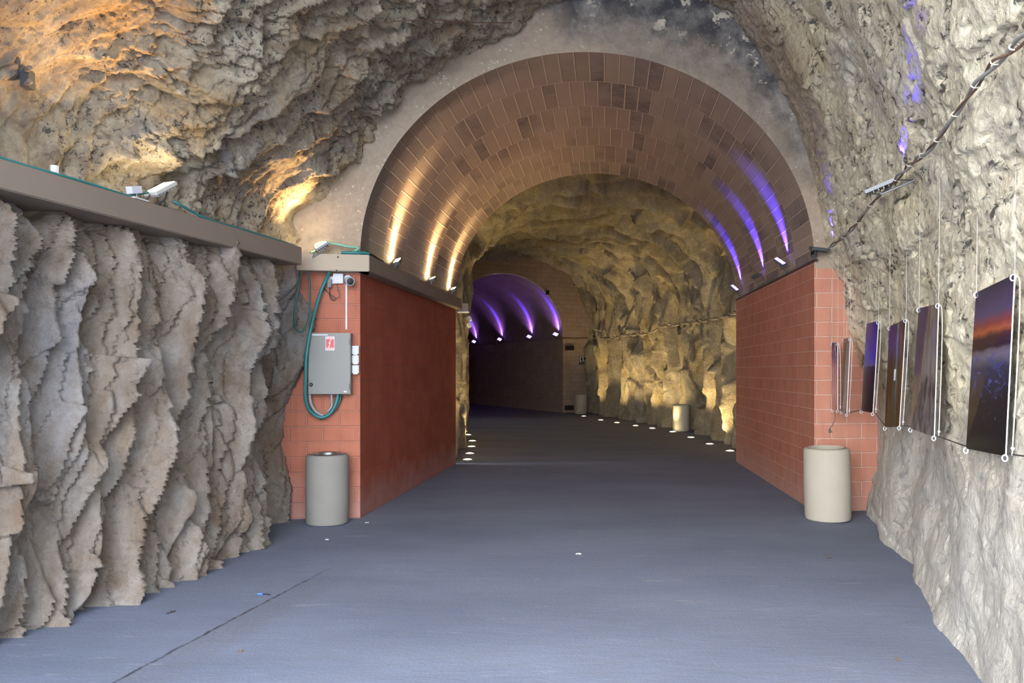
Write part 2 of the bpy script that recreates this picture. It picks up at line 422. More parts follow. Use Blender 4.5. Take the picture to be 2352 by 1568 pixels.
def rock_grid(ts, secs, tsamp, ds):
    """secs: (station, control, 3). Returns base points, inward normals, control parameter, arc lengths"""
    secs = np.asarray(secs, float)
    K = hermite(ts, secs, tsamp)                          # nt, nk, 3
    mid = secs[len(secs) // 2]
    seg = np.linalg.norm(mid[1:] - mid[:-1], axis=1)
    us = np.concatenate([k + np.arange(max(2, int(seg[k] / ds))) / max(2, int(seg[k] / ds)) for k in range(len(seg))] + [[len(seg)]])
    i = np.clip(np.floor(us).astype(int), 0, len(seg) - 1); f = (us - i)[None, :, None]
    p0 = K[:, np.maximum(i - 1, 0)]; p1 = K[:, i]; p2 = K[:, i + 1]; p3 = K[:, np.minimum(i + 2, K.shape[1] - 1)]
    P = .5 * (2 * p1 + (p2 - p0) * f + (2 * p0 - 5 * p1 + 4 * p2 - p3) * f ** 2 + (3 * p1 - p0 - 3 * p2 + p3) * f ** 3)
    du = np.gradient(P, axis=1); dt = np.gradient(P, axis=0)
    N = np.cross(dt, du); N /= np.linalg.norm(N, axis=2)[..., None] + 1e-9
    b = np.concatenate([np.zeros((P.shape[0], 1)), np.cumsum(np.linalg.norm(np.diff(P, axis=1), axis=2), axis=1)], axis=1)
    cen = P.mean(axis=1, keepdims=True)
    if ((cen - P) * N).sum(axis=2).mean() < 0: N = -N
    U = np.broadcast_to(us[None, :], P.shape[:2])
    return P, N, U, b, us

def grid_object(name, P, mat, cols=None, flip=False, attr=None):
    if cols is not None: P = P[:, cols[0]:cols[1] + 1]
    nt, ns = P.shape[:2]
    v = np.ascontiguousarray(P.reshape(-1, 3), dtype=np.float32)
    idx = np.arange(nt * ns).reshape(nt, ns)
    q = np.stack([idx[:-1, :-1], idx[1:, :-1], idx[1:, 1:], idx[:-1, 1:]], axis=-1).reshape(-1, 4)
    if flip: q = q[:, ::-1]
    me = bpy.data.meshes.new(name)
    me.vertices.add(len(v)); me.vertices.foreach_set('co', v.ravel())
    me.loops.add(q.size); me.loops.foreach_set('vertex_index', np.ascontiguousarray(q, dtype=np.int32).ravel())
    me.polygons.add(len(q)); me.polygons.foreach_set('loop_start', np.arange(0, q.size, 4, dtype=np.int32))
    me.polygons.foreach_set('use_smooth', np.ones(len(q), dtype=bool))
    me.update(calc_edges=True); me.validate()
    return link(name, me, mat)

# --- near cave, sections listed from the left floor over the crown to the right floor
TS = [0.6, 3.0, 5.0, 6.5, 8.2, 9.95]
def portal_y(x): return 9.6 + .0801 * (x + 1.86)
zl = [-.12, 1.0, 2.0, 2.95, 3.4, 3.75, 4.05, 4.55, 4.95, 5.42, 6.02, 6.3, 6.65, 6.5, 5.75, 5.15, 4.42, 3.76, 3.2, 2.87, 2.14, 1.53, .75, -.12]
XS = {
 0.6: [-4.70, -4.72, -4.72, -4.72, -4.95, -4.85, -4.7, -4.3, -3.9, -3.3, -2.4, -1.9, -.9, .2, .75, 1.05, 1.25, 1.38, 1.45, 1.5, 1.58, 1.6, 1.52, 1.40],
 3.0: [-3.98, -4.02, -4.05, -4.05, -4.32, -4.22, -4.05, -3.6, -3.2, -2.6, -1.7, -1.2, -.2, .9, 1.5, 1.8, 2.0, 2.15, 2.24, 2.3, 2.38, 2.40, 2.32, 2.20],
 5.0: [-3.44, -3.48, -3.50, -3.48, -3.78, -3.68, -3.45, -2.98, -2.6, -2.0, -1.05, -.6, .4, 1.5, 2.1, 2.4, 2.62, 2.78, 2.9, 2.98, 3.08, 3.10, 3.02, 2.88],
 6.5: [-2.94, -3.0, -3.04, -3.06, -3.36, -3.24, -2.98, -2.5, -2.1, -1.5, -.6, -.2, .8, 1.9, 2.5, 2.8, 3.05, 3.25, 3.4, 3.48, 3.6, 3.62, 3.55, 3.42],
 8.2: [-2.66, -2.68, -2.68, -2.62, -2.86, -2.80, -2.5, -2.1, -1.8, -1.2, -.3, .1, 1.1, 2.25, 2.88, 3.2, 3.5, 3.68, 3.80, 3.92, 4.08, 4.12, 4.08, 3.96],
 9.95: [-2.74, -2.84, -2.42, -2.52, -2.62, -2.60, -2.22, -1.84, -1.58, -.94, .02, .30, 1.4, 2.60, 3.27, 3.66, 3.93, 4.04, 4.12, 4.33, 4.40, 4.66, 4.78, 4.58],
}
secs = []
for t in TS:
    s = []
    for x, z in zip(XS[t], zl):
        y = t if t < 9 else portal_y(x) + .22
        s.append((x, y, z))
    secs.append(s)
r0 = .0030 / Q
tsamp = [.6]
while tsamp[-1] < 9.95:
    tsamp.append(tsamp[-1] + max(.009, min(.02, .0024 * tsamp[-1])) / Q if tsamp[-1] > 2.6 else tsamp[-1] + .04 / Q)
tsamp[-1] = 9.95; tsamp = np.array(tsamp)
P, N, U, B, us = rock_grid(TS, secs, tsamp, .0125 / Q)
Xb, Yb, Zb = P[..., 0], P[..., 1], P[..., 2]
a = (Yb * 1.04).astype(np.float32); b = B.astype(np.float32); z = Zb.astype(np.float32)
mL = 1 - sstep(3.2, 4.0, U); mR = sstep(12.2, 14.5, U); mU = 1 - mL - mR
near_end = sstep(8.3, 9.3, Yb)

# left lower wall: leaning vertical flutes that rise away from the viewer and break off sharply
wz = z * .33
ph = (a - .26 * z) / .52 + 1.2 * perlin(a * .7, wz * 1.1, seed=1) + .30 * perlin(a * 2.2, z * .9, seed=2) + .07 * perlin(a * 5, z * 3.2, seed=3)
s1, k1 = saw(ph, .76)
la = a - .24 * z + .10 * perlin(a * 1.3, z * .9, seed=4); lz = z + .12 * perlin(a * 2, z * 1.2, seed=5)
g1 = shingle(la * 3.3, lz * .8, 1, 1.0)
la2 = la + .035 * perlin(a * 5, z * 3, seed=6); lz2 = lz + .05 * perlin(a * 5, z * 4, seed=7)
g2 = shingle(la2 * 8.5, lz2 * 1.9, 2, 1.0)
la3 = la2 + .012 * perlin(a * 14, z * 9, seed=8); lz3 = lz2 + .02 * perlin(a * 14, z * 9, seed=9)
g3 = shingle(la3 * 21, lz3 * 5, 3, .9)
vary = np.clip(.85 + .8 * perlin(a * .8, z * .9, seed=12), .3, 1.5)
up = .6 + .7 * sstep(1.4, 2.6, z)                     # rougher towards the beam
hL = (s1 - .5) * (.17 + .20 * k1) * vary + g1 * .225 + g2 * .112 * vary + g3 * .034 * up
hL += .08 * fbm(a * .8, z * .6, 3, seed=14) + .014 * up * fbm(a * 9, z * 6, 4, .6, seed=16) + .020 * up * (ridged(a * 9, z * 2.6, 3, .5, seed=17) - .8)
hL *= .45 + .55 * (1 - sstep(2.3, 3.0, z) * .6)
hL -= .05 + .10 * sstep(2.5, 3.0, z)
# recess against the red pier
hL -= .50 * sstep(8.25, 8.45, Yb - .03 * perlin(z * 2, z * 0 + 3, seed=15) - .12 * sstep(1.9, 2.6, z)) * (1 - sstep(9.05, 9.45, Yb)) * (1 - sstep(2.45, 2.9, z))

# upper left and crown: diagonal broken bands
q = a * .95 - b * .22
ph = q / .85 + 1.2 * perlin(a * .45, b * .45, seed=21) + .45 * perlin(a * 1.5, b * 1.5, seed=22) + .16 * perlin(a * 4, b * 4, seed=23)
u1, j1 = saw(ph, .74)
ph = q / .30 + 1.2 * perlin(a * 1.1, b * 1.1, seed=24) + .5 * perlin(a * 3.5, b * 3.5, seed=25) + .16 * perlin(a * 9, b * 9, seed=26)
u2, j2 = saw(ph, .7)
gc, gr_ = facets(a * 2.4 + .5 * perlin(a * 2.5, b * 2.5, seed=27), b * 2.4 + .5 * perlin(a * 2.5, b * 2.5, seed=28), 3)
gc2, _ = facets(a * 7 + .6 * perlin(a * 7, b * 7, seed=29), b * 7 + .6 * perlin(a * 7, b * 7, seed=30), 4)
rgh = np.clip(.75 + .9 * perlin(a * .6, b * .6, seed=31), .15, 1.4)
hU = (u1 - .5) * (.12 + .12 * j1) + (u2 - .5) * (.06 + .07 * j2) * rgh + gc * .06 * rgh + gc2 * .022 * rgh
ua = q + .08 * perlin(a * 1.5, b * 1.5, seed=35); ub = b + a * .25 + .10 * perlin(a * 1.5, b * 1.5, seed=36)
hU = hU * .8 + shingle(ua * 3.4, ub * 2.2, 4, 1.0) * .075 * rgh
ua2 = ua + .02 * perlin(a * 6, b * 6, seed=37); ub2 = ub + .02 * perlin(a * 6, b * 6, seed=38)
hU += shingle(ua2 * 9, ub2 * 6.5, 5, 1.0) * .055 * rgh + shingle(ua2 * 22, ub2 * 17, 6, .8) * .024 * rgh
hU += .10 * fbm(a * .7, b * .7, 3, seed=32) + .04 * fbm(a * 6, b * 6, 4, .6, seed=33) * rgh + .03 * (ridged(a * 2.6, b * 2.6, 4, .55, seed=34) - .9) * rgh

# right wall: smoother, lumpy, pitted; its lumps run long along the passage
ar = (a * .42).astype(np.float32)
rc, _ = facets(ar * 2.6 + .5 * perlin(ar * 2, b * 2, seed=41), b * 2.2 + .5 * perlin(ar * 2, b * 2, seed=42), 5)
rc2, _ = facets(ar * 8 + .5 * perlin(ar * 6, b * 6, seed=43), b * 7 + .5 * perlin(ar * 6, b * 6, seed=44), 6)
hi = sstep(.9, 2.0, z + .3 * perlin(ar * 2, b * 1.0, seed=51))
hR = .09 * fbm(a * .6, b * .5, 3, seed=47) + (.02 + .02 * hi) * rc + (.004 + .008 * hi) * rc2 + (.004 + .006 * hi) * fbm(ar * 11, b * 10, 4, .62, seed=48)
hR += .022 * fbm(ar * 3.2, b * 2.6, 3, seed=45) + .035 * (1 - hi) * perlin(a * 1.6, z * .3, seed=46)
pit = np.clip(perlin(ar * 9, b * 8, seed=49) - .38, 0, 1) * np.clip(.45 + perlin(ar * 1.6, b * 1.2, seed=50), 0, 1)
hR -= pit * (.10 + .22 * hi)
hR -= np.clip(ridged(ar * 4.5 + .3 * b, b * 3.2, 3, .5, seed=52) - 1.35, 0, 1) * .10 * hi
soft = np.exp(-((Yb - 5.6) / .75) ** 4 - ((Zb - 4.0) / .8) ** 4)
hU = hU * (1 - .6 * soft)
hL = hL * (1 - .55 * sstep(8.9, 9.5, Yb))
H = mL * hL + mU * hU + mR * hR

def bump_at(y, zz, ry, rz, h, side=0, p=2.0):
    """a broad swelling (h > 0) or hollow of the rock round a place on the wall"""
    global H
    m = (Xb < .8) if side == 0 else (Xb > .8)
    d = (np.abs((Yb - y) / ry) ** p + np.abs((Zb - zz) / rz) ** p)
    H = H + h * np.exp(-d) * m
EXTRA = [(5.85, 3.85, .95, .85, -.36), (7.15, 4.3, .5, .9, .14), (4.5, 3.9, .35, .8, .14)]
for e in EXTRA: bump_at(*e)
D3 = P + N * H[..., None]
def col(u): return int(np.searchsorted(us, u))
cL, cR = col(3.35), col(13.3)
nu = len(us) - 1
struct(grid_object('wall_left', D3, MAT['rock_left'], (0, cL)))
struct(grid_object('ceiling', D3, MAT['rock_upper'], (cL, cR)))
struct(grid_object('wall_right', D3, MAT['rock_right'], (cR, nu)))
NEAR = (P, N, H, D3, us, tsamp)
def rock_surface_x(y, zz, right=True):
    """X of the near rock at depth y and height zz"""
    it = int(np.argmin(np.abs(tsamp - y))); row = D3[it]
    h = len(us) // 2
    part = row[h:] if right else row[:h]
    return float(part[int(np.argmin(np.abs(part[:, 2] - zz)))][0])

# --- the second chamber
TS2 = [15.3, 17.0, 19.0, 21.0, 23.5, 26.3, 30.0, 34.6]
z2 = [-.12, 1.2, 2.6, 3.8, 4.8, 5.5, 6.0, 6.15, 6.05, 5.6, 4.9, 3.9, 2.6, 1.2, -.12]
XS2 = {
 15.3: [-1.45, -1.40, -1.40, -1.45, -1.20, -.6, .2, 1.8, 3.2, 4.2, 4.9, 5.2, 5.3, 5.3, 5.2],
 17.0: [-1.22, -1.20, -1.20, -1.25, -1.10, -.6, .2, 1.8, 3.2, 4.3, 5.0, 5.35, 5.45, 5.45, 5.3],
 19.0: [-1.25, -1.22, -1.20, -1.15, -.98, -.5, .3, 1.8, 3.2, 4.4, 5.1, 5.45, 5.55, 5.55, 5.42],
 21.0: [-1.45, -1.40, -1.36, -1.22, -1.05, -.5, .3, 1.8, 3.2, 4.4, 5.05, 5.4, 5.55, 5.58, 5.45],
 23.5: [-2.2, -2.15, -2.1, -1.9, -1.7, -1.2, -.3, 1.4, 3.0, 4.2, 4.9, 5.25, 5.42, 5.48, 5.35],
 26.3: [-3.6, -3.55, -3.5, -3.3, -3.0, -2.4, -1.3, .6, 2.4, 3.5, 4.25, 4.65, 4.85, 4.92, 4.8],
 30.0: [-5.6, -5.5, -5.4, -5.2, -4.8, -4.0, -2.6, -.5, 1.5, 2.75, 3.5, 3.9, 4.08, 4.12, 4.02],
 34.6: [-7.6, -7.5, -7.4, -7.2, -6.6, -5.6, -3.9, -1.4, 1.0, 2.4, 3.1, 3.45, 3.45, 3.45, 3.40],
}
dz2 = {15.3: 0, 17.0: 0, 19.0: .0, 21.0: .05, 23.5: .1, 26.3: .2, 30.0: .35, 34.6: .55}
def portal2_y(x): return 33.7 + .4667 * (x - 2.19)
secs2 = []
for t in TS2:
    s = []
    for x, zz in zip(XS2[t], z2):
        y = t
        if t > 30.5: y = portal2_y(x) + .25
        elif t > 29.5: y = t + .3 * (x - 3.5)
        elif t > 26: y = t + .15 * (x - 4)
        s.append((x, y, zz + dz2[t] * sstep(4.4, 5.6, zz)))
    secs2.append(s)
ts2 = np.linspace(15.3, 34.6, int(420 * Q))
P2, N2, U2, B2, us2 = rock_grid(TS2, secs2, ts2, .035 / Q)
a2 = (ts2[:, None] * np.ones_like(U2)).astype(np.float32); b2 = B2.astype(np.float32); zz2 = P2[..., 2].astype(np.float32)
wall = 1 - sstep(3.6, 5.0, zz2)
ph = a2 / 1.35 + .8 * perlin(a2 * .4, zz2 * .25, seed=61) + .25 * perlin(a2 * 1.3, zz2 * .7, seed=62)
c1, e1 = saw(1 - ph, .6)
ph = a2 / .5 + .9 * perlin(a2 * .9, zz2 * .5, seed=63) + .3 * perlin(a2 * 2.5, zz2 * 1.5, seed=64)
c2, e2 = saw(1 - ph, .65)
k3, _ = facets(a2 * 1.1, zz2 * .9, 7)
hW = (c1 - .5) * (.30 + .34 * e1) + (c2 - .5) * .15 * e2 + k3 * .14 + .10 * fbm(a2 * .8, zz2 * .6, 4, seed=65) + .03 * fbm(a2 * 4, zz2 * 3, 4, .6, seed=66)
ph = (a2 * .9 + b2 * .25) / 1.5 + .9 * perlin(a2 * .3, b2 * .35, seed=67) + .3 * perlin(a2 * .9, b2 * .9, seed=68)
d1, f1 = saw(1 - ph, .7)
ph = (a2 * .9 + b2 * .3) / .55 + .9 * perlin(a2 * .6, b2 * .6, seed=69) + .3 * perlin(a2 * 2, b2 * 2, seed=70)
d2, f2 = saw(1 - ph, .7)
k4, _ = facets(a2 * .9, b2 * 1.1, 8)
hC = (d1 - .5) * (.24 + .3 * f1) + (d2 - .5) * .16 * f2 + k4 * .16 + .10 * fbm(a2 * .7, b2 * .7, 4, seed=71) + .03 * fbm(a2 * 4, b2 * 4, 4, .6, seed=72)
H2 = wall * hW + (1 - wall) * hC
left2 = sstep(5.0, 3.0, U2)
H2 = H2 * (1 - .5 * left2)
H2 -= .38 * np.exp(-((P2[..., 1] - 23.4) / .8) ** 4 - ((P2[..., 2] - .3) / 1.0) ** 4) * (P2[..., 0] > 3)   # a niche behind the bin
D32 = P2 + N2 * H2[..., None]
def col2(u): return int(np.searchsorted(us2, u))
struct(grid_object('wall_chamber_left', D32, MAT['rock_chamber'], (0, col2(4.0))))
struct(grid_object('ceiling_chamber', D32, MAT['rock_chamber'], (col2(4.0), col2(10.5))))
struct(grid_object('wall_chamber_right', D32, MAT['rock_chamber'], (col2(10.5), len(us2) - 1)))

# ------------------------------------------------------------------ masonry
def quad_strip(name, rows, uvs, mat, smooth=True):
    """rows of points with matching uv -> one mesh"""
    nt, ns = len(rows), len(rows[0])
    v = [tuple(p) for r in rows for p in r]
    f = [(i * ns + j, i * ns + j + 1, (i + 1) * ns + j + 1, (i + 1) * ns + j) for i in range(nt - 1) for j in range(ns - 1)]
    me = bpy.data.meshes.new(name); me.from_pydata(v, [], f)
    ul = me.uv_layers.new(name='UVMap'); fl = [u for r in uvs for u in r]
    for lp in me.loops: ul.data[lp.index].uv = fl[lp.vertex_index]
    if smooth:
        for p in me.polygons: p.use_smooth = True
    return link(name, me, mat)

L0, L1 = Vector((-1.86, 9.60)), Vector((-1.09, 15.2))
R0, R1 = Vector((3.88, 10.06)), Vector((4.46, 15.6))
SPR0, SPR1, TOP0, TOP1 = 3.2, 3.22, 5.80, 5.68

def wall_quad(name, A, Bp, z0, z1, mat, n=8, u0=0.0):
    ln = (Bp - A).length
    rows = []; uvs = []
    for k in range(5):
        zz = z0 + (z1 - z0) * k / 4
        rows.append([(A.x + (Bp.x - A.x) * i / n, A.y + (Bp.y - A.y) * i / n, zz) for i in range(n + 1)])
        uvs.append([(u0 + ln * i / n, zz) for i in range(n + 1)])
    return struct(quad_strip(name, rows, uvs, mat, False))
Lx = Vector((-4.6, portal_y(-4.6))); Rx = Vector((7.0, portal_y(7.0)))
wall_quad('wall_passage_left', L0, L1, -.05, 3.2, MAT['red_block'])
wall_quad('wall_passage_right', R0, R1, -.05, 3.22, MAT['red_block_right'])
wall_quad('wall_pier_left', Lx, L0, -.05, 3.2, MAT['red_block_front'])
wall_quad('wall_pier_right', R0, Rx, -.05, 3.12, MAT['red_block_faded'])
wall_quad('wall_pier_top', R0, Rx, 3.12, 3.22, MAT['cement'])

def arch(A, Bp, zs, zt, th):
    c = (A + Bp) / 2; d = (Bp - A) / 2
    x = -math.cos(th); zz = zs + (zt - zs) * math.sin(th)
    p = c + d * x
    return Vector((p.x, p.y, zz))

def vault(name, A0, B0, A1, B1, s0, s1, t0, t1, mat, nt=96, nv=24):
    rows, uvs = [], []
    for j in range(nv + 1):
        v = j / nv; A = A0.lerp(A1, v); Bp = B0.lerp(B1, v); zs = s0 + (s1 - s0) * v; zt = t0 + (t1 - t0) * v
        r = [arch(A, Bp, zs, zt, math.pi * i / nt) for i in range(nt + 1)]
        rows.append(r)
        ln = ((A1 - A0).length + (B1 - B0).length) / 2
        uvs.append([(2.75 * math.pi * i / nt, v * ln) for i in range(nt + 1)])
    return struct(quad_strip(name, rows, uvs, mat))
vault('ceiling_vault', L0, R0, L1, R1, SPR0, SPR1, TOP0, TOP1, MAT['vault'])

def arch_face(name, A, Bp, zs, zt, mat, outer, nt=96, nr=14, xl=None, rim=0.0):
    """flat masonry face round an arch, out to 'outer' times the arch size"""
    rows, uvs = [], []
    c = (A + Bp) / 2; d = (Bp - A) / 2; hd = d.length; dn = d.normalized(); nrm = Vector((dn.y, -dn.x))
    for j in range(nr + 1):
        k = j / nr
        r = []
        for i in range(nt + 1):
            th = math.pi * i / nt
            cx, sz = -math.cos(th), math.sin(th)
            m = 1 + (outer - 1) * k
            # go from the ellipse towards a squarish outline
            sq = 1 / max(abs(cx), abs(sz)); f = 1 + (sq - 1) * k * .9
            p = c + dn * (cx * hd * m * f); zz = zs + (zt - zs) * sz * m * f
            r.append((p.x, p.y, zz))
        rows.append(r); uvs.append([(p[0], p[2]) for p in r])
    return struct(quad_strip(name, rows, uvs, mat, False))
arch_face('wall_front', L0, R0, SPR0, TOP0, MAT['cement'], 1.75)
arch_face('wall_inner_back', L1, R1, SPR1, TOP1, MAT['cement'], 1.8)
wall_quad('wall_inner_left', L1 + (L1 - R1).normalized() * 2.4, L1, -.05, 3.3, MAT['cement'])
wall_quad('wall_inner_right', R1, R1 + (R1 - L1).normalized() * 2.4, -.05, 3.3, MAT['cement'])

# floor: one slab from the open air to the far passage
bm = bmesh.new()
vs = [bm.verts.new(p) for p in ((-14, -22, 0), (14, -22, 0), (14, 52, 0), (-16, 52, 0))]
bm.faces.new(vs)
struct(obj('floor', bm, MAT['floor']))

# second portal and the passage behind it
Cc = Vector((2.19, 33.7)); dn = Vector((.906, .4228)); ax = Vector((-.4228, .906))
PL = Cc - dn * 5.45
def far_wall(name, A, Bp, z0, z1, mat): return wall_quad(name, A, Bp, z0, z1, mat)
far_wall('wall_far_pier', Cc, Cc + dn * 4, -.05, 3.3, MAT['far_wall'])
far_wall('wall_far_pier_left', PL - dn * 6, PL, -.05, 3.3, MAT['far_wall'])
far_wall('wall_far_right', Cc, Cc + ax * 16, -.05, 3.3, MAT['far_wall'])
far_wall('wall_far_left', PL, PL + ax * 16, -.05, 3.3, MAT['far_wall'])
far_wall('wall_far_end', PL + ax * 16 - dn, Cc + ax * 16 + dn, -.05, 7, MAT['far_wall'])  # added, unseen end wall that keeps sky light out of the passage
vault('ceiling_far_vault', PL, Cc, PL + ax * 16, Cc + ax * 16, 3.25, 3.25, 5.85, 5.85, MAT['far_vault'], 64, 12)
arch_face('wall_far_front', PL, Cc, 3.25, 5.85, MAT['far_wall'], 2.1)

# ledges
def ledge(name, A, Bp, depth, z0, z1, mat, side):
    A = Vector(A); Bp = Vector(Bp); d = (Bp - A).normalized(); n = Vector((-d.y, d.x)) * side
    bm = bmesh.new()
    pts = [A, Bp, Bp + n * depth, A + n * depth]
    if (pts[1] - pts[0]).cross(pts[2] - pts[1]) < 0: pts = pts[::-1]
    prism(bm, [(p.x, p.y) for p in pts], z0, z1)
    bmesh.ops.bevel(bm, geom=bm.edges[:], offset=.008, segments=2, affect='EDGES')
    return struct(obj(name, bm, mat))
BA, BB = (-4.21, 2.0), (-2.375, 8.86)
ledge('trim_1', BA, BB, .55, 3.0, 3.2, MAT['beam'], 1)
ledge('trim_2', (-2.56, 9.30), (-1.72, 9.44), .35, 3.0, 3.2, MAT['beam_front'], 1)
ledge('trim_3', (-1.72, 9.442), (-.975, 15.2), .16, 3.0, 3.2, MAT['beam'], 1)
ledge('trim_4', (3.865, 10.02), (4.45, 15.6), .05, 3.20, 3.235, MAT['dark_strip'], -1)
ledge('trim_5', (Cc.x - .0, Cc.y), tuple(Cc + ax * 16), -.08, 3.2, 3.28, MAT['beam'], 1)
ledge('trim_6', tuple(Cc), tuple(Cc + dn * 1.5), -.08, 3.2, 3.28, MAT['beam'], -1)

# ------------------------------------------------------------------ lights
def spot(parent, name, loc, target, power, colr, size=70, blend=.8, rad=.03, squeeze=None, narrow=.34):
    l = bpy.data.lights.new(name, 'SPOT'); l.energy = power; l.color = colr; l.spot_size = math.radians(size); l.spot_blend = blend; l.shadow_soft_size = rad
    o = bpy.data.objects.new(name, l); C.objects.link(o)
    d = (Vector(target) - Vector(loc)).normalized()
    o.matrix_world = Matrix.Translation(loc) @ d.to_track_quat('-Z', 'Y').to_matrix().to_4x4()
    if squeeze is not None:      # slot-shaped beam: wide in the plane of the arch, narrow along the wall (unit vector)
        zz = -d; x = Vector(squeeze); x = (x - zz * x.dot(zz)).normalized(); y = zz.cross(x)
        M = Matrix((x * narrow, y, zz)).transposed().to_4x4(); M.translation = Vector(loc); o.matrix_world = M
    if parent is not None:
        bpy.context.view_layer.update()
        o.parent = parent; o.matrix_parent_inverse = parent.matrix_world.inverted()
    return o

def frame(loc, zdir, xhint=(1, 0, 0)):
    zz = Vector(zdir).normalized(); x = Vector(xhint); x = (x - zz * x.dot(zz)).normalized(); y = zz.cross(x)
    M = Matrix((x, y, zz)).transposed().to_4x4(); M.translation = Vector(loc); return M

def floodlight(label, loc, base, zdir, xhint, glass, group, w=.20, h=.14, body='grey_metal', on=True):
    """loc: centre of the lit face, zdir: where it shines, base: where its bracket stands"""
    t = thing('floodlight', label, 'floodlight', base, group)
    M = Matrix.Translation(-Vector(base)) @ frame(loc, zdir, xhint)
    bm = bmesh.new(); box(bm, -w / 2, w / 2, -h / 2, h / 2, -.035, -.004, M)
    for k in range(6):
        x = -w / 2 + w * (k + .5) / 6; box(bm, x - .004, x + .004, -h * .4, h * .4, -.055, -.035, M)
    obj('housing', bm, MAT[body], t)
    bm = bmesh.new(); box(bm, -w / 2 + .012, w / 2 - .012, -h / 2 + .012, h / 2 - .012, -.006, .0, M)
    obj('glass', bm, MAT[glass], t)
    bm = bmesh.new(); b0 = Vector((0, 0, 0))
    for sx in (-1, 1):
        p = M @ Vector((sx * (w / 2 + .008), 0, -.02)); q = b0 + (M.to_3x3() @ Vector((sx * (w / 2 + .008), 0, 0)))
        tube(bm, [p, q], .006, 6)
    p, q = (M.to_3x3() @ Vector((-(w / 2 + .008), 0, 0))), (M.to_3x3() @ Vector(((w / 2 + .008), 0, 0)))
    tube(bm, [p, q], .008, 6)
    obj('bracket', bm, MAT['grey_metal'], t)
    return t

# camera
cam = bpy.data.cameras.new('camera'); co = bpy.data.objects.new('camera', cam); C.objects.link(co)
co.location = (0, 0, EYE); co.rotation_euler = (math.pi / 2, 0, 0)
cam.sensor_width = 36; cam.lens = 36 * 1800 / 2352; cam.shift_y = (852 - 784) / 2352; cam.clip_end = 200; cam.clip_start = .05
bpy.context.scene.camera = co

# sky through the cave mouth
w = bpy.data.worlds.new('sky'); bpy.context.scene.world = w; w.use_nodes = True
bg = w.node_tree.nodes['Background']; nt_ = w.node_tree
gen = nt_.nodes.new('ShaderNodeTexCoord'); dp = nt_.nodes.new('ShaderNodeVectorMath'); dp.operation = 'DOT_PRODUCT'
dp.inputs[1].default_value = (-.80, -.52, .28); nt_.links.new(gen.outputs['Generated'], dp.inputs[0])
cr = nt_.nodes.new('ShaderNodeValToRGB'); nt_.links.new(dp.outputs['Value'], cr.inputs[0])   # sky brighter on its sunny side
cr.color_ramp.elements[0].position = .2; cr.color_ramp.elements[0].color = (.30, .36, .45, 1)
cr.color_ramp.elements[1].position = .95; cr.color_ramp.elements[1].color = (.96, .98, 1.0, 1)
nt_.links.new(cr.outputs['Color'], bg.inputs[0]); bg.inputs[1].default_value = 6.0

sc = bpy.context.scene
sc.view_settings.view_transform = 'Standard'; sc.view_settings.look = 'None'; sc.view_settings.gamma = 1.0; sc.view_settings.exposure = 1.7
sc.view_settings.use_curve_mapping = False
sc.cycles.adaptive_threshold = .02; sc.cycles.max_bounces = 7; sc.cycles.diffuse_bounces = 4; sc.cycles.glossy_bounces = 3; sc.cycles.sample_clamp_indirect = 6
sc.cycles.caustics_reflective = False; sc.cycles.caustics_refractive = False
# ------------------------------------------------------------------ placing on the rock
def hit(G, px, py, rad=14):
    """nearest place of the rock that the line of sight through a photograph point meets"""
    X, Y, Z = G[..., 0], G[..., 1], G[..., 2]
    x = 1176 + 1800 * X / Y; y = 852 - 1800 * (Z - EYE) / Y
    d = (x - px) ** 2 + (y - py) ** 2
    m = d < rad * rad
    if not m.any(): m = d <= d.min() + 1e-6
    Yc = np.where(m, Y, 1e9); k = np.unravel_index(int(np.argmin(Yc)), Yc.shape)
    return float(Y[k])
GN = P + N * .06                      # just in front of the smooth near wall
GF = P2 + N2 * .12
def on_near(px, py, dy=0.0): return at(px, py, hit(GN, px, py, 10) + dy)

# ------------------------------------------------------------------ litter bins
def make_bin(name, label, rim_mat):
    t = thing(name, label, 'litter bin', (0, 0, 0), 'round concrete litter bins')
    r, h = .25, .82
    bm = bmesh.new()
    lathe(bm, [(0, 0), (r - .03, 0), (r - .008, .012), (r, .04), (r + .004, h * .5), (r, h - .05), (r - .006, h - .02), (r - .022, h - .003), (r - .04, h), (r - .055, h - .008), (r - .058, h - .05), (r - .058, .12), (0, .12)], 56)
    obj('body', bm, MAT['bin'], t, True)
    bm = bmesh.new()
    lathe(bm, [(r - .062, h - .012), (r - .05, h + .004), (r - .056, h + .008), (r - .07, h - .004), (r - .075, h - .3), (0, h - .3)], 56)
    obj('liner', bm, MAT[rim_mat], t, True)
    return t
def dup(root, label, loc, rot=(0, 0, 0), scale=1.0, group=None):
    r = root.copy(); C.objects.link(r); r.location = loc; r.rotation_euler = rot; r.scale = (scale,) * 3; r['label'] = label
    if group: r['group'] = group
    for ch in list(root.children):
        c = ch.copy(); C.objects.link(c); c.parent = r
        for g in list(ch.children):
            d = g.copy(); C.objects.link(d); d.parent = c
    return r
bin0 = make_bin('litter_bin', 'beige concrete litter bin with shiny steel rim by the left red pier', 'steel')
bin0.location = (-2.19, 9.29, 0)
bin1 = dup(bin0, 'cream concrete litter bin leaning at the right red pier below the hanging photographs', (3.83, 9.50, .006), (0, math.radians(-1.6), .4), 1.06)
for ch in bin1.children:
    ch.data = ch.data.copy(); ch.data.materials[0] = MAT['bin']
for ch in bin0.children:
    if ch.name == 'body': ch.data.materials[0] = MAT['bin_grey']
dup(bin1, 'grey concrete litter bin among the floor lights before the lit rock wall', (5.06, 23.45, 0), (0, 0, .9), .98)
dup(bin1, 'dim concrete litter bin at the far pier beside the white conduit', (2.90, 33.0, 0), (0, 0, 2), 1.0)

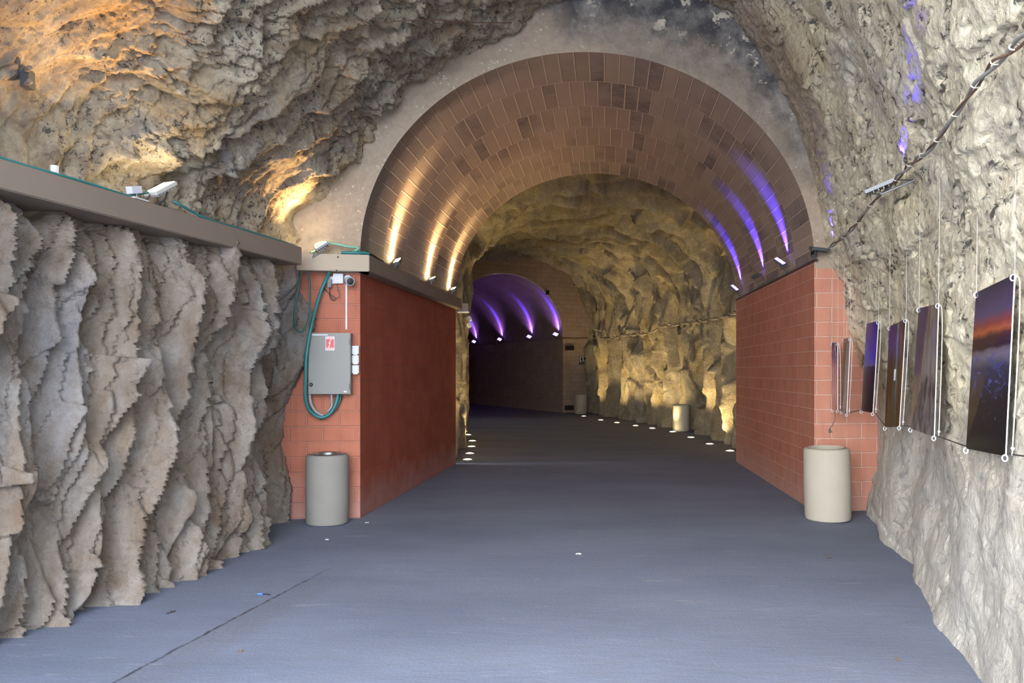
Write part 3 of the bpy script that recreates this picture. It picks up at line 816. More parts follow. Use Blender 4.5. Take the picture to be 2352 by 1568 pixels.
# ------------------------------------------------------------------ electrical things on the left pier
PA = math.atan(.0801)
def pier(px, py, off):          # on the left pier face, off metres in front of it
    k = (px - 1176) / 1800
    y = (9.6 + .0801 * 1.86 - off) / (1 - .0801 * k); return at(px, py, y)
def pier_frame(px, py, off=0.0):
    M = Matrix.Rotation(PA, 4, 'Z'); M.translation = pier(px, py, off); return M
PX = 9.57 / 1800                # metres per photograph pixel on the pier
t = thing('electrical_cabinet', 'grey steel electrical cabinet on the left pier with red lightning warning sign', 'cabinet', M=pier_frame(762, 904))
wc, hc = .50, .735
bm = bmesh.new(); box(bm, -wc / 2, wc / 2, -.17, -.001, 0, hc); obj('body', bm, MAT['cabinet'], t, bevel=.006)
bm = bmesh.new(); box(bm, -wc / 2 + .006, wc / 2 - .006, -.19, -.172, .006, hc - .006); door = obj('door', bm, MAT['cabinet'], t, bevel=.005)
bm = bmesh.new(); lathe(bm, [(0, 0), (.022, 0), (.022, .012), (.012, .018), (.012, .03), (0, .03)], 20, Matrix.Translation((-wc / 2 + .035, -.19, .115)) @ Matrix.Rotation(math.pi / 2, 4, 'X'))
lk = obj('lock', bm, MAT['black'], door, True); lk['label'] = 'black turning lock'
for zz in (.09, hc - .11):
    bm = bmesh.new(); tube(bm, [(wc / 2 - .012, -.192, zz - .035), (wc / 2 - .012, -.192, zz + .035)], .006, 8); obj('hinge', bm, MAT['grey_metal'], door)
bm = bmesh.new(); box(bm, -.045, .06, -.1935, -.191, .525, .69); sg = obj('warning_sign', bm, MAT['paper'], door); sg['label'] = 'red and white warning sign with a lightning bolt'
bm = bmesh.new(); box(bm, -.040, .055, -.1945, -.1936, .555, .66); obj('red_panel', bm, MAT['red_sign'], sg)
for x0, x1, z0, z1 in ((-.036, .051, .667, .683), (-.036, .051, .532, .548)):
    bm = bmesh.new(); box(bm, x0, x1, -.1945, -.1936, z0, z1); obj('red_band', bm, MAT['red_sign'], sg)
for z0 in (.671, .536):
    bm = bmesh.new()
    x = -.03
    for wd in (.012, .016, .010, .014, .012):
        box(bm, x, x + wd, -.195, -.1946, z0, z0 + .008); x += wd + .004
    obj('lettering', bm, MAT['paper'], sg)
bm = bmesh.new()
pts = [(.018, .655), (-.012, .607), (.004, .607), (-.008, .566), (-.016, .570), (-.006, .558), (.006, .568), (-.001, .567), (.016, .617), (.0, .617), (.026, .655)]
f = [bm.verts.new((x, -.1952, zz)) for x, zz in pts]; bk = [bm.verts.new((x, -.1944, zz)) for x, zz in pts]
bm.faces.new(f); bm.faces.new(bk[::-1])
for i in range(len(pts)): bm.faces.new((f[i], bk[i], bk[(i + 1) % len(pts)], f[(i + 1) % len(pts)]))
obj('lightning_bolt', bm, MAT['paper'], sg)
bm = bmesh.new(); box(bm, -wc / 2 + .012, -.02, -.1925, -.1905, hc - .032, hc - .018); obj('label_strip', bm, MAT['white'], door)
bm = bmesh.new(); box(bm, .17, .205, -.1925, -.1905, .022, .038); obj('maker_plate', bm, MAT['white'], door)
for k, zz in enumerate((.25, .37, .485)):
    bm = bmesh.new(); box(bm, wc / 2 + .004, wc / 2 + .085, -.085, -.001, zz, zz + .098)
    s = obj('socket', bm, MAT['white'], t, bevel=.006); s['label'] = 'white socket box at the side'
    bm = bmesh.new(); box(bm, wc / 2 + .02, wc / 2 + .072, -.094, -.083, zz - .012, zz + .09); obj('flap', bm, MAT['white'], s, bevel=.004)

t = thing('junction_box', 'square white junction box under the pale ledge next to the camera', 'junction box', M=pier_frame(778, 652))
bm = bmesh.new(); box(bm, -.06, .06, -.055, -.001, 0, .122); obj('body', bm, MAT['white'], t, bevel=.006)
bm = bmesh.new(); box(bm, -.056, .056, -.064, -.054, .004, .118); obj('lid', bm, MAT['white'], t, bevel=.006)
bm = bmesh.new()
tube(bm, smooth_path([(-.02, -.03, 0), (-.01, -.04, -.06), (.01, -.045, -.12), (.0, -.05, -.17), (-.045, -.05, -.175), (-.07, -.04, -.15), (-.055, -.04, -.14)], 8), .0045, 6)
obj('wire', bm, MAT['twine'], t, True)

t = thing('wall_socket', 'white wall socket with black plug adapter left of the junction box', 'socket', M=pier_frame(761, 656))
bm = bmesh.new(); box(bm, -.045, .04, -.03, -.001, .02, .11); obj('plate', bm, MAT['white'], t, bevel=.006)
bm = bmesh.new(); box(bm, -.035, .012, -.085, -.03, -.03, .075); ad = obj('adapter', bm, MAT['black'], t, bevel=.008)
bm = bmesh.new(); tube(bm, smooth_path([(-.012, -.06, -.03), (-.01, -.06, -.1), (.0, -.055, -.16), (.04, -.04, -.18), (.06, -.04, -.15), (.02, -.04, -.14), (-.05, -.04, -.07), (-.08, -.03, -.03)], 8), .005, 6)
obj('cord', bm, MAT['black'], ad, True)

t = thing('security_camera', 'white bullet security camera at the top of the left pier', 'camera', M=pier_frame(800, 640))
bm = bmesh.new(); lathe(bm, [(0, 0), (.05, 0), (.05, .03), (.035, .05), (0, .05)], 24, Matrix.Rotation(math.pi / 2, 4, 'X')); obj('mount', bm, MAT['white'], t, True)
Mc = Matrix.Translation((.012, -.05, -.03)) @ Matrix.Rotation(math.radians(100), 4, 'X') @ Matrix.Rotation(math.radians(14), 4, 'Y')
bm = bmesh.new(); lathe(bm, [(0, -.02), (.04, -.02), (.052, 0), (.054, .14), (.047, .15), (.043, .148)], 28, Mc); obj('housing', bm, MAT['white'], t, True)
bm = bmesh.new(); lathe(bm, [(.046, .147), (.02, .149), (0, .150)], 28, Mc); obj('lens', bm, MAT['dark_glass'], t, True)
bm = bmesh.new(); box(bm, -.012, .008, -.016, -.001, -.62, -.02, Matrix.Translation((-.02, 0, 0)))
o = obj('conduit', bm, MAT['white'], None); o.matrix_world = pier_frame(800, 640)
tag(o, 'slim white conduit running from the security camera down to the cabinet', 'conduit')

def pipe(name, label, cat, pts, r, mat, n=10, group=None, parent=None, seg=10):
    bm = bmesh.new(); tube(bm, smooth_path(pts, n), r, seg); o = obj(name, bm, MAT[mat], parent, True)
    if label: tag(o, label, cat, group)
    return o
pf = lambda px, py, off: pier(px, py, off)
pipe('hose', 'thick teal hose looping from the ledge round under the grey cabinet', 'hose',
     [pf(757, 622, .14), pf(750, 640, .09), pf(737, 670, .09), pf(722, 720, .16), pf(712, 765, .22), pf(704, 815, .24), pf(702, 870, .22), pf(702, 915, .18), pf(712, 943, .13), pf(735, 958, .10), pf(757, 950, .10), pf(772, 925, .09), pf(777, 902, .08)], .021, 'teal')
pipe('conduit', 'dark flexible conduit hanging inside the teal loop under the cabinet', 'conduit',
     [pf(784, 902, .06), pf(780, 922, .07), pf(768, 942, .07), pf(750, 957, .065), pf(735, 962, .06)], .014, 'dark_teal')
pipe('conduit', 'grey flexible conduit under the left corner of the grey cabinet', 'conduit',
     [pf(711, 902, .11), pf(713, 920, .12), pf(718, 935, .125), pf(728, 947, .12), pf(742, 954, .11)], .017, 'grey_tube')
pipe('conduit', 'short grey conduit with white gland under the middle of the cabinet', 'conduit',
     [pf(761, 902, .11), pf(762, 920, .12), pf(761, 934, .13), pf(752, 945, .14)], .014, 'grey_tube')
pipe('hose', 'dark green hose loop hanging beside the rock left of the cabinet', 'hose',
     [pf(706, 622, .24), pf(711, 650, .28), pf(712, 690, .30), pf(710, 730, .32), pf(702, 752, .33), pf(690, 762, .34), pf(679, 752, .36), pf(676, 725, .38), pf(680, 690, .38), pf(688, 650, .34), pf(692, 625, .26)], .012, 'dark_teal')

# ------------------------------------------------------------------ on the beam
def beam(px, dz=.0, off=.0, py=None):
    k = (px - 1176) / 1800; Y = (-4.745 - off) / (k - .2675); return Vector((k * Y, Y, 3.2 + dz))
pipe('cable', 'dark teal cable lying along the beam up to the lit floodlight', 'cable',
     [beam(-300, .012, .03), beam(-60, .014, .03), beam(60, .012, .04), beam(130, .013, .03), beam(200, .016, .03), beam(260, .013, .04), beam(300, .02, .05), beam(318, .06, .06), beam(340, .10, .07)], .011, 'teal')
pipe('cable', 'dark teal cable sagging from the floodlight onto the far end of the beam', 'cable',
     [beam(396, .10, .10), beam(412, .08, .06), beam(440, .045, .05), beam(475, .013, .03), beam(540, .014, .04), beam(590, .02, .05), beam(630, .014, .04), beam(662, .013, .05), beam(676, .013, .06)], .011, 'teal')
t = thing('junction_box', 'small white junction box standing on the beam beside the lit floodlight', 'junction box', beam(312, .0, .05))
Mb = Matrix.Rotation(-math.atan(.2675), 4, 'Z')
bm = bmesh.new(); box(bm, -.03, .03, -.06, .06, .05, .11, Mb @ Matrix.Rotation(.25, 4, 'X')); obj('box', bm, MAT['white'], t, bevel=.004)
bm = bmesh.new(); box(bm, -.04, .05, -.07, .09, .0, .012, Mb); tube(bm, [Mb @ Vector((0, 0, .01)), Mb @ Vector((0, .01, .07))], .008, 6); obj('stand', bm, MAT['off_white'], t)
bl = beam(367, .19, .10); dirb = (.2584, .966, 0)
fl = floodlight('lit warm floodlight on the long beam below the orange glowing rock', bl, beam(352, .0, .08), (-.2, -.54, 1), dirb, 'warm_glass', 'floodlights of the cave', .30, .13, 'off_white')
spot(fl, 'beam_light', bl + Vector((.14, -.02, .05)), at(290, 190, 5.9), 95, (1, .58, .24), 105, 1.0, .10)
t = thing('pipe_stub', 'short white pipe stub sticking up behind the beam', 'pipe', beam(125, 0, .10))
bm = bmesh.new(); lathe(bm, [(0, 0), (.028, 0), (.028, .09), (.022, .09), (.022, .03), (0, .03)], 16); obj('pipe', bm, MAT['white'], t, True)
bm = bmesh.new(); lathe(bm, [(.029, .0), (.036, .0), (.036, .02), (.029, .02)], 16); obj('collar', bm, MAT['off_white'], t, True)

# twin lamp bracket on the upper left rock
pb = at(62, 182, hit(D3, 62, 182, 8) - .03)
t = thing('emergency_light', 'small dark twin lamp bracket on the rock at upper left', 'lamp', pb)
bm = bmesh.new(); box(bm, -.035, .03, -.03, .05, -.065, .065); obj('plate', bm, MAT['grey_metal'], t, bevel=.006)
for zz in (.045, -.055):
    bm = bmesh.new(); lathe(bm, [(0, 0), (.012, .0), (.019, .03), (.021, .05), (.015, .058), (0, .06)], 18, Matrix.Translation((.02, -.05, zz)) @ Matrix.Rotation(math.radians(70), 4, 'Y') @ Matrix.Rotation(math.radians(20), 4, 'X')); obj('lamp', bm, MAT['beam'], t, True)

# corner of the beam: lamp that lights the rock tip, hoses
cb = Vector((-2.30, 9.34, 3.2))
fl = floodlight('blue grey floodlight at the corner of the pale ledge facing the rock tip', cb + Vector((.02, .02, .10)), cb, (-.55, -.15, .85), (.8, .2, .5), 'warm_glass', 'floodlights of the cave', .17, .11)
spot(fl, 'beam_light', cb + Vector((-.04, -.02, .14)), at(698, 495, 9.1), 60, WARM, 85, .9, .04)
pipe('hose', 'pale green hose arching over the corner of the pale ledge', 'hose',
     [(-2.42, 9.42, 3.225), (-2.36, 9.46, 3.26), at(725, 562, 9.42), at(745, 556, 9.42), at(775, 561, 9.42), at(800, 566, 9.44), at(823, 569, 9.48), at(812, 578, 9.46), (-1.93, 9.44, 3.225)], .016, 'light_green')
pipe('hose', 'teal hose bundle lying on the pale ledge above the junction box', 'hose',
     [(-2.05, 9.42, 3.222), (-1.98, 9.42, 3.224), (-1.9, 9.425, 3.222), (-1.80, 9.47, 3.23), (-1.74, 9.53, 3.225)], .02, 'teal')
pipe('cable', 'black cable running from the ledge corner towards the first warm vault lamp', 'cable',
     [(-1.80, 9.50, 3.222), (-1.73, 9.66, 3.235), (-1.70, 9.9, 3.225), (-1.67, 10.15, 3.218)], .016, 'black')
for n, (px, py) in enumerate(((776, 590), (773, 621))):
    bm = bmesh.new(); q = at(px, py, 9.36); lathe(bm, [(0, 0), (.010, 0), (.008, .006), (0, .008)], 12, Matrix.Translation(q) @ Matrix.Rotation(math.pi / 2, 4, 'X'))
    o = obj('screw', bm, MAT['dark_metal'], bpy.data.objects['trim_2'])

# ------------------------------------------------------------------ vault lamps
def lineL(Y, off): return -3.18 + .1375 * Y + off
for i, (Y, lab) in enumerate(((10.87, 'brightly lit warm floodlight on the left ledge nearest the portal'), (12.93, 'second warm floodlight along the left ledge of the vault'), (14.55, 'third warm floodlight along the left ledge near its far end'))):
    p = Vector((lineL(Y, .09), Y, 3.34)); zd = (-.32, -.35 if i == 0 else -.22, 1)
    fl = floodlight(lab, p, (lineL(Y, .08), Y, 3.2), zd, (.137, .99, 0), 'warm_glass', 'warm floodlights on the left ledge', .22, .09)
    spot(fl, 'beam_light', p + Vector((-.02, 0, .03)), p + Vector((-.12, .0, 1.0)), 120, (1, .72, .36), 62, 1.0, .03, (.137, .99, 0), .8)
    spot(fl, 'spill_light', p + Vector((0, 0, .03)), p + Vector((.35, .0, 1.0)), 22, (1, .60, .27), 130, 1.0, .06)
def lineR(Y, off): return 2.844 + .103 * Y - off
for i, (Y, lab, zd) in enumerate(((11.36, 'violet floodlight on the right vault nearest the portal, lit face turned to view', (-.25, -.62, .75)), (13.0, 'violet floodlight in the middle of the right vault, seen edge on', (.2, .2, 1)), (14.98, 'violet floodlight at the inner end of the right vault', (-.2, -.62, .75)))):
    p = Vector((lineR(Y, .13), Y, 3.40)); 
    fl = floodlight(lab, p, (lineR(Y, .03), Y, 3.24), zd, (-.15, .99, 0), 'violet_glass', 'violet floodlights on the right vault', .22, .07)
    spot(fl, 'beam_light', p + Vector((.04, 0, .04)), p + Vector((.10, .0, 1.0)), 150, VIOLET, 62, 1.0, .025, (.1, .99, 0), .8)
for i, (s, lab) in enumerate(((.35, 'violet lamp of the far vault nearest the conduit and litter bin'), (2.95, 'second violet lamp from the right in the far vault'), (6.3, 'third violet lamp from the right in the far vault'), (9.7, 'leftmost violet lamp seen in the far vault'))):
    q = Cc + ax * s - dn * .17
    p = Vector((q.x, q.y, 3.40))
    fl = floodlight(lab, p, (q.x + .1, q.y, 3.28), (-.35, -.70, .55), (-.42, .9, 0), 'violet_glass', 'violet lamps of the far vault', .26, .16)
    spot(fl, 'beam_light', p + Vector((.06, .02, .05)), p + Vector((.10, .04, 1.0)), 380, VIOLET, 70, 1.0, .03, (-.42, .9, 0), .38); spot(fl, 'spill_light', p + Vector((.0, .0, .06)), p + Vector((-.2, .0, 1.0)), 26, (.35, .16, 1.0), 120, 1.0, .05)

# lamps at the right corner of the portal, where the twisted cable ends
q = at(1882, 568, 9.86)
fl = floodlight('rusty grey floodlight where the twisted cable meets the right pier', q, q + Vector((.10, .08, .0)), (.1, -.25, 1), (.9, -.1, .35), 'dark_glass', 'floodlights of the cave', .22, .12)
spot(fl, 'beam_light', q + Vector((.1, -.08, .10)), at(1925, 430, 9.55), 26, VIOLET, 40, .9, .03)
q = at(1866, 579, 9.90)
fl = floodlight('small round floodlight at the start of the dark strip on the right pier', q, q + Vector((.10, .12, .02)), (-.9, -.4, .3), (.1, .3, .9), 'dark_glass', 'floodlights of the cave', .10, .07)
q = on_near(2022, 424, -.30)
fl = floodlight('grey floodlight held out from the twisted cable on the right wall', q, on_near(2062, 430, -.08), (-.30, .12, .95), (.75, -.5, .33), 'dark_glass', 'floodlights of the cave', .26, .14)
spot(fl, 'beam_light', q + Vector((.12, .0, .10)), on_near(2062, 215), 120, VIOLET, 44, .8, .02, (.33, .94, 0), .35)

# twin lamps at the inner end of the left ledge
q = at(1066, 709, 15.35)
t = thing('lamp_box', 'pale lamp box at the inner end of the left ledge', 'lamp', q)
bm = bmesh.new(); box(bm, -.10, .09, -.06, .12, -.05, .10); obj('box', bm, MAT['beam'], t, bevel=.006)
bm = bmesh.new(); box(bm, -.13, .10, -.08, .12, -.075, -.055); obj('cover', bm, MAT['off_white'], t, bevel=.004)
for py, lab in ((733, 'upper small lit spotlight under the lamp box on the left'), (748, 'lower small lit spotlight under the lamp box on the left')):
    q = at(1075, py, 15.8)
    t = thing('spotlight', lab, 'lamp', q, 'small spotlights in the chamber')
    bm = bmesh.new(); lathe(bm, [(0, 0), (.05, 0), (.06, .05), (.05, .06)], 18, Matrix.Rotation(math.radians(60), 4, 'Y') @ Matrix.Rotation(math.radians(-30), 4, 'X')); obj('housing', bm, MAT['off_white'], t, True)
    bm = bmesh.new(); lathe(bm, [(.05, .058), (0, .062)], 18, Matrix.Rotation(math.radians(60), 4, 'Y') @ Matrix.Rotation(math.radians(-30), 4, 'X')); obj('glass', bm, MAT['floor_glass'], t, True)

# ------------------------------------------------------------------ recessed floor lights
def floor_light(x, y, lab, group, tgt, power):
    t = thing('floor_light', lab, 'floor light', (x, y, 0), group)
    bm = bmesh.new(); lathe(bm, [(.115, 0), (.115, .008), (.10, .014), (.088, .014), (.085, .006)], 28); obj('ring', bm, MAT['steel'], t, True)
    bm = bmesh.new(); lathe(bm, [(.088, .010), (.05, .022), (0, .026)], 28); obj('glass', bm, MAT['floor_glass'], t, True)
    spot(t, 'beam_light', (x, y, .06), (x + tgt[0], y + tgt[1], 2.0), power, FLOORW, 92, .9, .04); spot(t, 'spill_light', (x, y, .06), (x, y, 2.0), 6.0 if tgt[0] > -.4 else 1.0, FLOORW, 120, .8, .05)
RF = [(1677, 1036), (1630, 1020), (1587, 1005), (1545, 992), (1498, 984), (1460, 978), (1417, 971), (1380, 965), (1341, 956)]
RN = ['right row, nearest the red pier', 'right row, second from the red pier', 'right row, in front of the grey bin', 'right row, at the left foot of the grey bin', 'right row, fifth from the red pier', 'right row, sixth from the red pier', 'right row, seventh from the red pier', 'right row, second from its far end', 'right row, at the far litter bin']
for i, ((px, py), lab) in enumerate(zip(RF, RN)):
    Y = 1800 * EYE / (py - 852); X = (px - 1176) / 1800 * Y
    far = max(0, (Y - 23) / 8)
    floor_light(X, Y, 'round glowing floor light, ' + lab, 'floor lights of the right row', (.62 if i != 3 else -.5, .10 + .45 * far), 92)
LF = [(1074, 1056), (1079, 1042), (1083, 1026), (1085, 1013), (1075, 999), (1066, 991)]
LN = ['left row, nearest the viewer', 'left row, second from the viewer', 'left row, third from the viewer', 'left row, third from its far end', 'left row, second from its far end', 'left row, at its far end']
for (px, py), lab in zip(LF, LN):
    Y = 1800 * EYE / (py - 852); X = (px - 1176) / 1800 * Y
    floor_light(X, Y, 'round glowing floor light, ' + lab, 'floor lights of the left row', (-.3, 0), 60)

# ------------------------------------------------------------------ far pier fittings
FP = Matrix((( dn.x, -dn.y, 0, 0), (dn.y, dn.x, 0, 0), (0, 0, 1, 0), (0, 0, 0, 1)))
def far_at(px, py):
    k = (px - 1176) / 1800; sl = dn.y / dn.x; Y = (Cc.y - sl * Cc.x) / (1 - sl * k); return at(px, py, Y)
for px, py, lab in ((1307, 799, 'dark vent box on the far pier below the ledge line'), (1306, 936, 'dark vent box low on the far pier by the bin')):
    t = thing('vent_box', lab, 'vent', M=Matrix.Translation(far_at(px, py)) @ FP)
    bm = bmesh.new(); box(bm, -.20, .20, -.10, -.002, -.10, .10); obj('box', bm, MAT['dark_metal'], t, bevel=.008)
    bm = bmesh.new()
    for k in range(4): box(bm, -.17, .17, -.112, -.101, -.08 + k * .042, -.06 + k * .042)
    obj('grille', bm, MAT['black'], t)
t = thing('notice_board', 'pale notice board with dark pictogram on the far pier', 'sign', M=Matrix.Translation(far_at(1338, 828)) @ FP)
bm = bmesh.new(); box(bm, -.17, .17, -.03, -.002, -.17, .19); obj('board', bm, MAT['grey_metal'], t, bevel=.006)
bm = bmesh.new(); box(bm, -.15, .15, -.036, -.031, -.05, .17); obj('panel', bm, MAT['paper'], t)
bm = bmesh.new(); box(bm, -.11, -.02, -.040, -.0365, .0, .15); box(bm, .02, .12, -.040, -.0365, .04, .15); box(bm, -.10, .10, -.040, -.0365, -.04, -.01); obj('pictogram', bm, MAT['black'], t)
bm = bmesh.new(); box(bm, -.02, .02, -.04, -.001, -2.1, 0); o = obj('conduit', bm, MAT['white'], None); o.matrix_world = Matrix.Translation(far_at(1347, 832)) @ FP
tag(o, 'thin white conduit running down the far pier from the notice board', 'conduit')
t = thing('lamp_bracket', 'small dark bracket on the far wall above the violet lamps', 'bracket', M=Matrix.Translation(far_at(1256, 672)) @ FP)
bm = bmesh.new(); box(bm, -.06, .06, -.10, -.002, -.09, .09); obj('box', bm, MAT['black'], t, bevel=.01)

# ------------------------------------------------------------------ cables on the right
def strand_pair(name, label, pts, r, tw, mats, amp):
    t = thing(name, label, 'cable', pts[0])
    path = smooth_path(pts, 14); o0 = Vector(pts[0])
    for k, mt in enumerate(mats):
        out = []; s = 0
        for i, p in enumerate(path):
            if i: s += (p - path[i - 1]).length
            d = (path[min(i + 1, len(path) - 1)] - path[max(i - 1, 0)]).normalized(); x = d.cross(Vector((0, 0, 1))).normalized(); y = d.cross(x)
            ph = 2 * math.pi * (s / tw) + k * math.pi
            A = amp * (1 + .5 * math.sin(s * 2.3))
            out.append(p - o0 + x * math.cos(ph) * A + y * math.sin(ph) * A)
        bm = bmesh.new(); tube(bm, out, r * (1.15 if k == 0 else .8), 8); obj('strand', bm, MAT[mt], t, True)
    return t
CP = [(1900, 572), (1955, 527), (2000, 470), (2043, 427), (2090, 378), (2135, 343), (2195, 262), (2265, 165), (2330, 108), (2400, 40)]
CB = [at(px, py, hit(GN, px, py, 10) - .03) for px, py in CP]
ck = strand_pair('twisted_cable', 'two strand twisted cable climbing the right rock wall', CB, .0095, .8, ('grey_cable', 'rust_cable'), .011)
for q in smooth_path(CB, 3)[2:-3:2]:
    bm = bmesh.new(); torus(bm, .022, .004, Matrix.Translation(Vector(q) - CB[0]) @ frame((0, 0, 0), (-.3, -.8, .6)), 14, 6); obj('tie', bm, MAT['rope'], ck, True)
CF = [(1692, 716), (1672, 722), (1640, 732), (1600, 738), (1560, 744), (1520, 749), (1492, 764), (1440, 769), (1400, 776), (1366, 776)]
CFB = [at(px, py, hit(GF, px, py, 8) - .15) for px, py in CF]
strand_pair('twisted_cable', 'twisted cable sagging along the lit rock wall of the chamber', CFB, .022, .9, ('grey_cable', 'rust_cable'), .03)
pipe('wire', 'thin rusty wire stretched across the upper left rock', 'wire', [on_near(870, 52, -.15), on_near(985, 45, -.2), on_near(1090, 52, -.2), on_near(1175, 52, -.15)], .006, 'rust_cable')

# ------------------------------------------------------------------ hanging photographs
def print_mat(name, fn):
    m = NT(name); uv = m.uv(); sep = m.node('ShaderNodeSeparateXYZ', {'Vector': uv}).outputs
    c = fn(m, uv, sep['X'], sep['Y']); return m.done(c, .16, None, 0, .22)
def p_sunset(m, uv, u, v):
    c = m.ramp(m.math('ADD', v, m.math('MULTIPLY', m.math('SUBTRACT', m.noise(uv, 5, 5, .65), .5), .06)),
               [(.0, (.012, .010, .012)), (.34, (.016, .014, .02)), (.50, (.03, .03, .06)), (.575, (.13, .115, .15)), (.61, (.10, .075, .095)), (.625, (.02, .012, .014)), (.69, (.05, .018, .016)), (.725, (.33, .085, .035)), (.765, (.20, .045, .04)), (.83, (.075, .055, .12)), (1.0, (.028, .024, .05))])
    n = m.noise(m.uv(scale=(3.0, 9, 1)), 1.6, 5, .7, 1.2)
    band = m.ramp(v, [(.30, 0), (.42, 1), (.56, 1), (.60, 0)])
    c = m.mix(m.math('MULTIPLY', m.ramp(n, [(.52, 0), (.6, 1)]), band), c, (.05, .055, .18))
    return m.mix(m.math('MULTIPLY', m.ramp(m.noise(m.uv(scale=(1, 2, 1)), 16, 4, .7), [(.62, 0), (.7, .4)]), m.ramp(v, [(.1, 0), (.2, 1), (.4, 1), (.5, 0)])), c, (.25, .23, .21))
def p_cliff(m, uv, u, v):
    e = m.math('ADD', u, m.math('MULTIPLY', v, -.28)); e = m.math('ADD', e, m.math('MULTIPLY', m.noise(uv, 4, 5), .25))
    c = m.mix(m.ramp(e, [(.34, 0), (.40, 1)]), (.032, .026, .09), m.ramp(m.noise(m.uv(scale=(5, 1, 1)), 1.5, 5, .65), [(.35, (.09, .06, .045)), (.6, (.22, .19, .19))]))
    low = m.ramp(m.math('ADD', v, m.math('MULTIPLY', m.noise(uv, 3, 4), .12)), [(.48, 1), (.54, 0)])
    return m.mix(low, c, m.ramp(m.noise(m.uv(scale=(2, 1.3, 1)), 2.6, 6, .6, 1.5), [(.36, (.035, .028, .03)), (.62, (.20, .165, .17))]))
def p_cave(m, uv, u, v):
    n = m.noise(m.uv(scale=(7, .8, 1)), 1.2, 5, .6)
    c = m.ramp(n, [(.3, (.03, .015, .008)), (.55, (.12, .065, .03)), (.72, (.22, .14, .07))])
    s = m.math('ADD', u, m.math('MULTIPLY', m.math('SUBTRACT', m.noise(m.uv(scale=(1, 2, 1)), 2, 4), .5), .3))
    c = m.mix(m.ramp(s, [(.50, 0), (.58, .85), (.66, 0)]), c, m.ramp(v, [(.2, (.03, .08, .11)), (.4, (.05, .22, .36)), (.8, (.20, .25, .24))]))
    return m.mix(m.math('MULTIPLY', m.ramp(v, [(.6, 0), (.9, .7)]), m.ramp(u, [(.3, 1), (.6, 0)])), c, (.07, .035, .085))
def p_blue(m, uv, u, v):
    return m.ramp(m.math('ADD', v, m.math('MULTIPLY', m.math('SUBTRACT', m.noise(uv, 5, 4), .5), .05)),
                  [(.0, (.016, .010, .010)), (.42, (.022, .012, .03)), (.50, (.03, .015, .06)), (.515, (.09, .08, .24)), (.60, (.05, .035, .36)), (.72, (.045, .025, .30)), (1, (.035, .02, .16))])
def p_olive(m, uv, u, v):
    return m.ramp(m.noise(m.uv(scale=(6, 1, 1)), 1.5, 5, .6), [(.3, (.04, .03, .018)), (.65, (.13, .105, .06))])
def p_pink(m, uv, u, v):
    c = m.ramp(v, [(.0, (.42, .18, .13)), (.25, (.50, .28, .25)), (.6, (.36, .18, .20)), (.8, (.10, .05, .16)), (1, (.035, .02, .10))])
    return m.mix(m.math('MULTIPLY', m.ramp(m.noise(uv, 5, 4), [(.5, 0), (.65, .5)]), 1.0), c, (.55, .42, .40))
PST = [
 ('sunset', p_sunset, (2243, 672), (2331, 630), (2310, 1047), (2220, 1030), 5.03, 4.32, 'largest hanging photograph, orange sunset over dark water, nearest the viewer'),
 ('cliff', p_cliff, (2111, 708), (2156, 697), (2146, 1003), (2092, 984), 6.54, 5.88, 'hanging photograph of a grey rock against dark blue, left of the sunset'),
 ('cave', p_cave, (2043, 750), (2081, 732), (2066, 980), (2033, 981), 7.76, 7.26, 'hanging brown cave photograph with a blue streak, third from the viewer'),
 ('blue', p_blue, (1991, 743), (2018, 737), (2005, 948), (1979, 943), 9.0, 8.57, 'hanging photograph with violet blue sky over black, in front of rock and red pier'),
 ('olive', p_olive, (1938, 778), (1953, 776), (1945, 951), (1933, 945), 9.62, 9.30, 'narrow dark olive photograph hanging before the red pier'),
 ('pink', p_pink, (1911, 787), (1924, 786), (1924, 942), (1912, 941), 9.86, 9.66, 'pinkish photograph with dark top, leftmost of those before the red pier'),
]
MAT['pale_cord'] = plain('pale_side_cord', (.62, .60, .55), .6)
HB = []
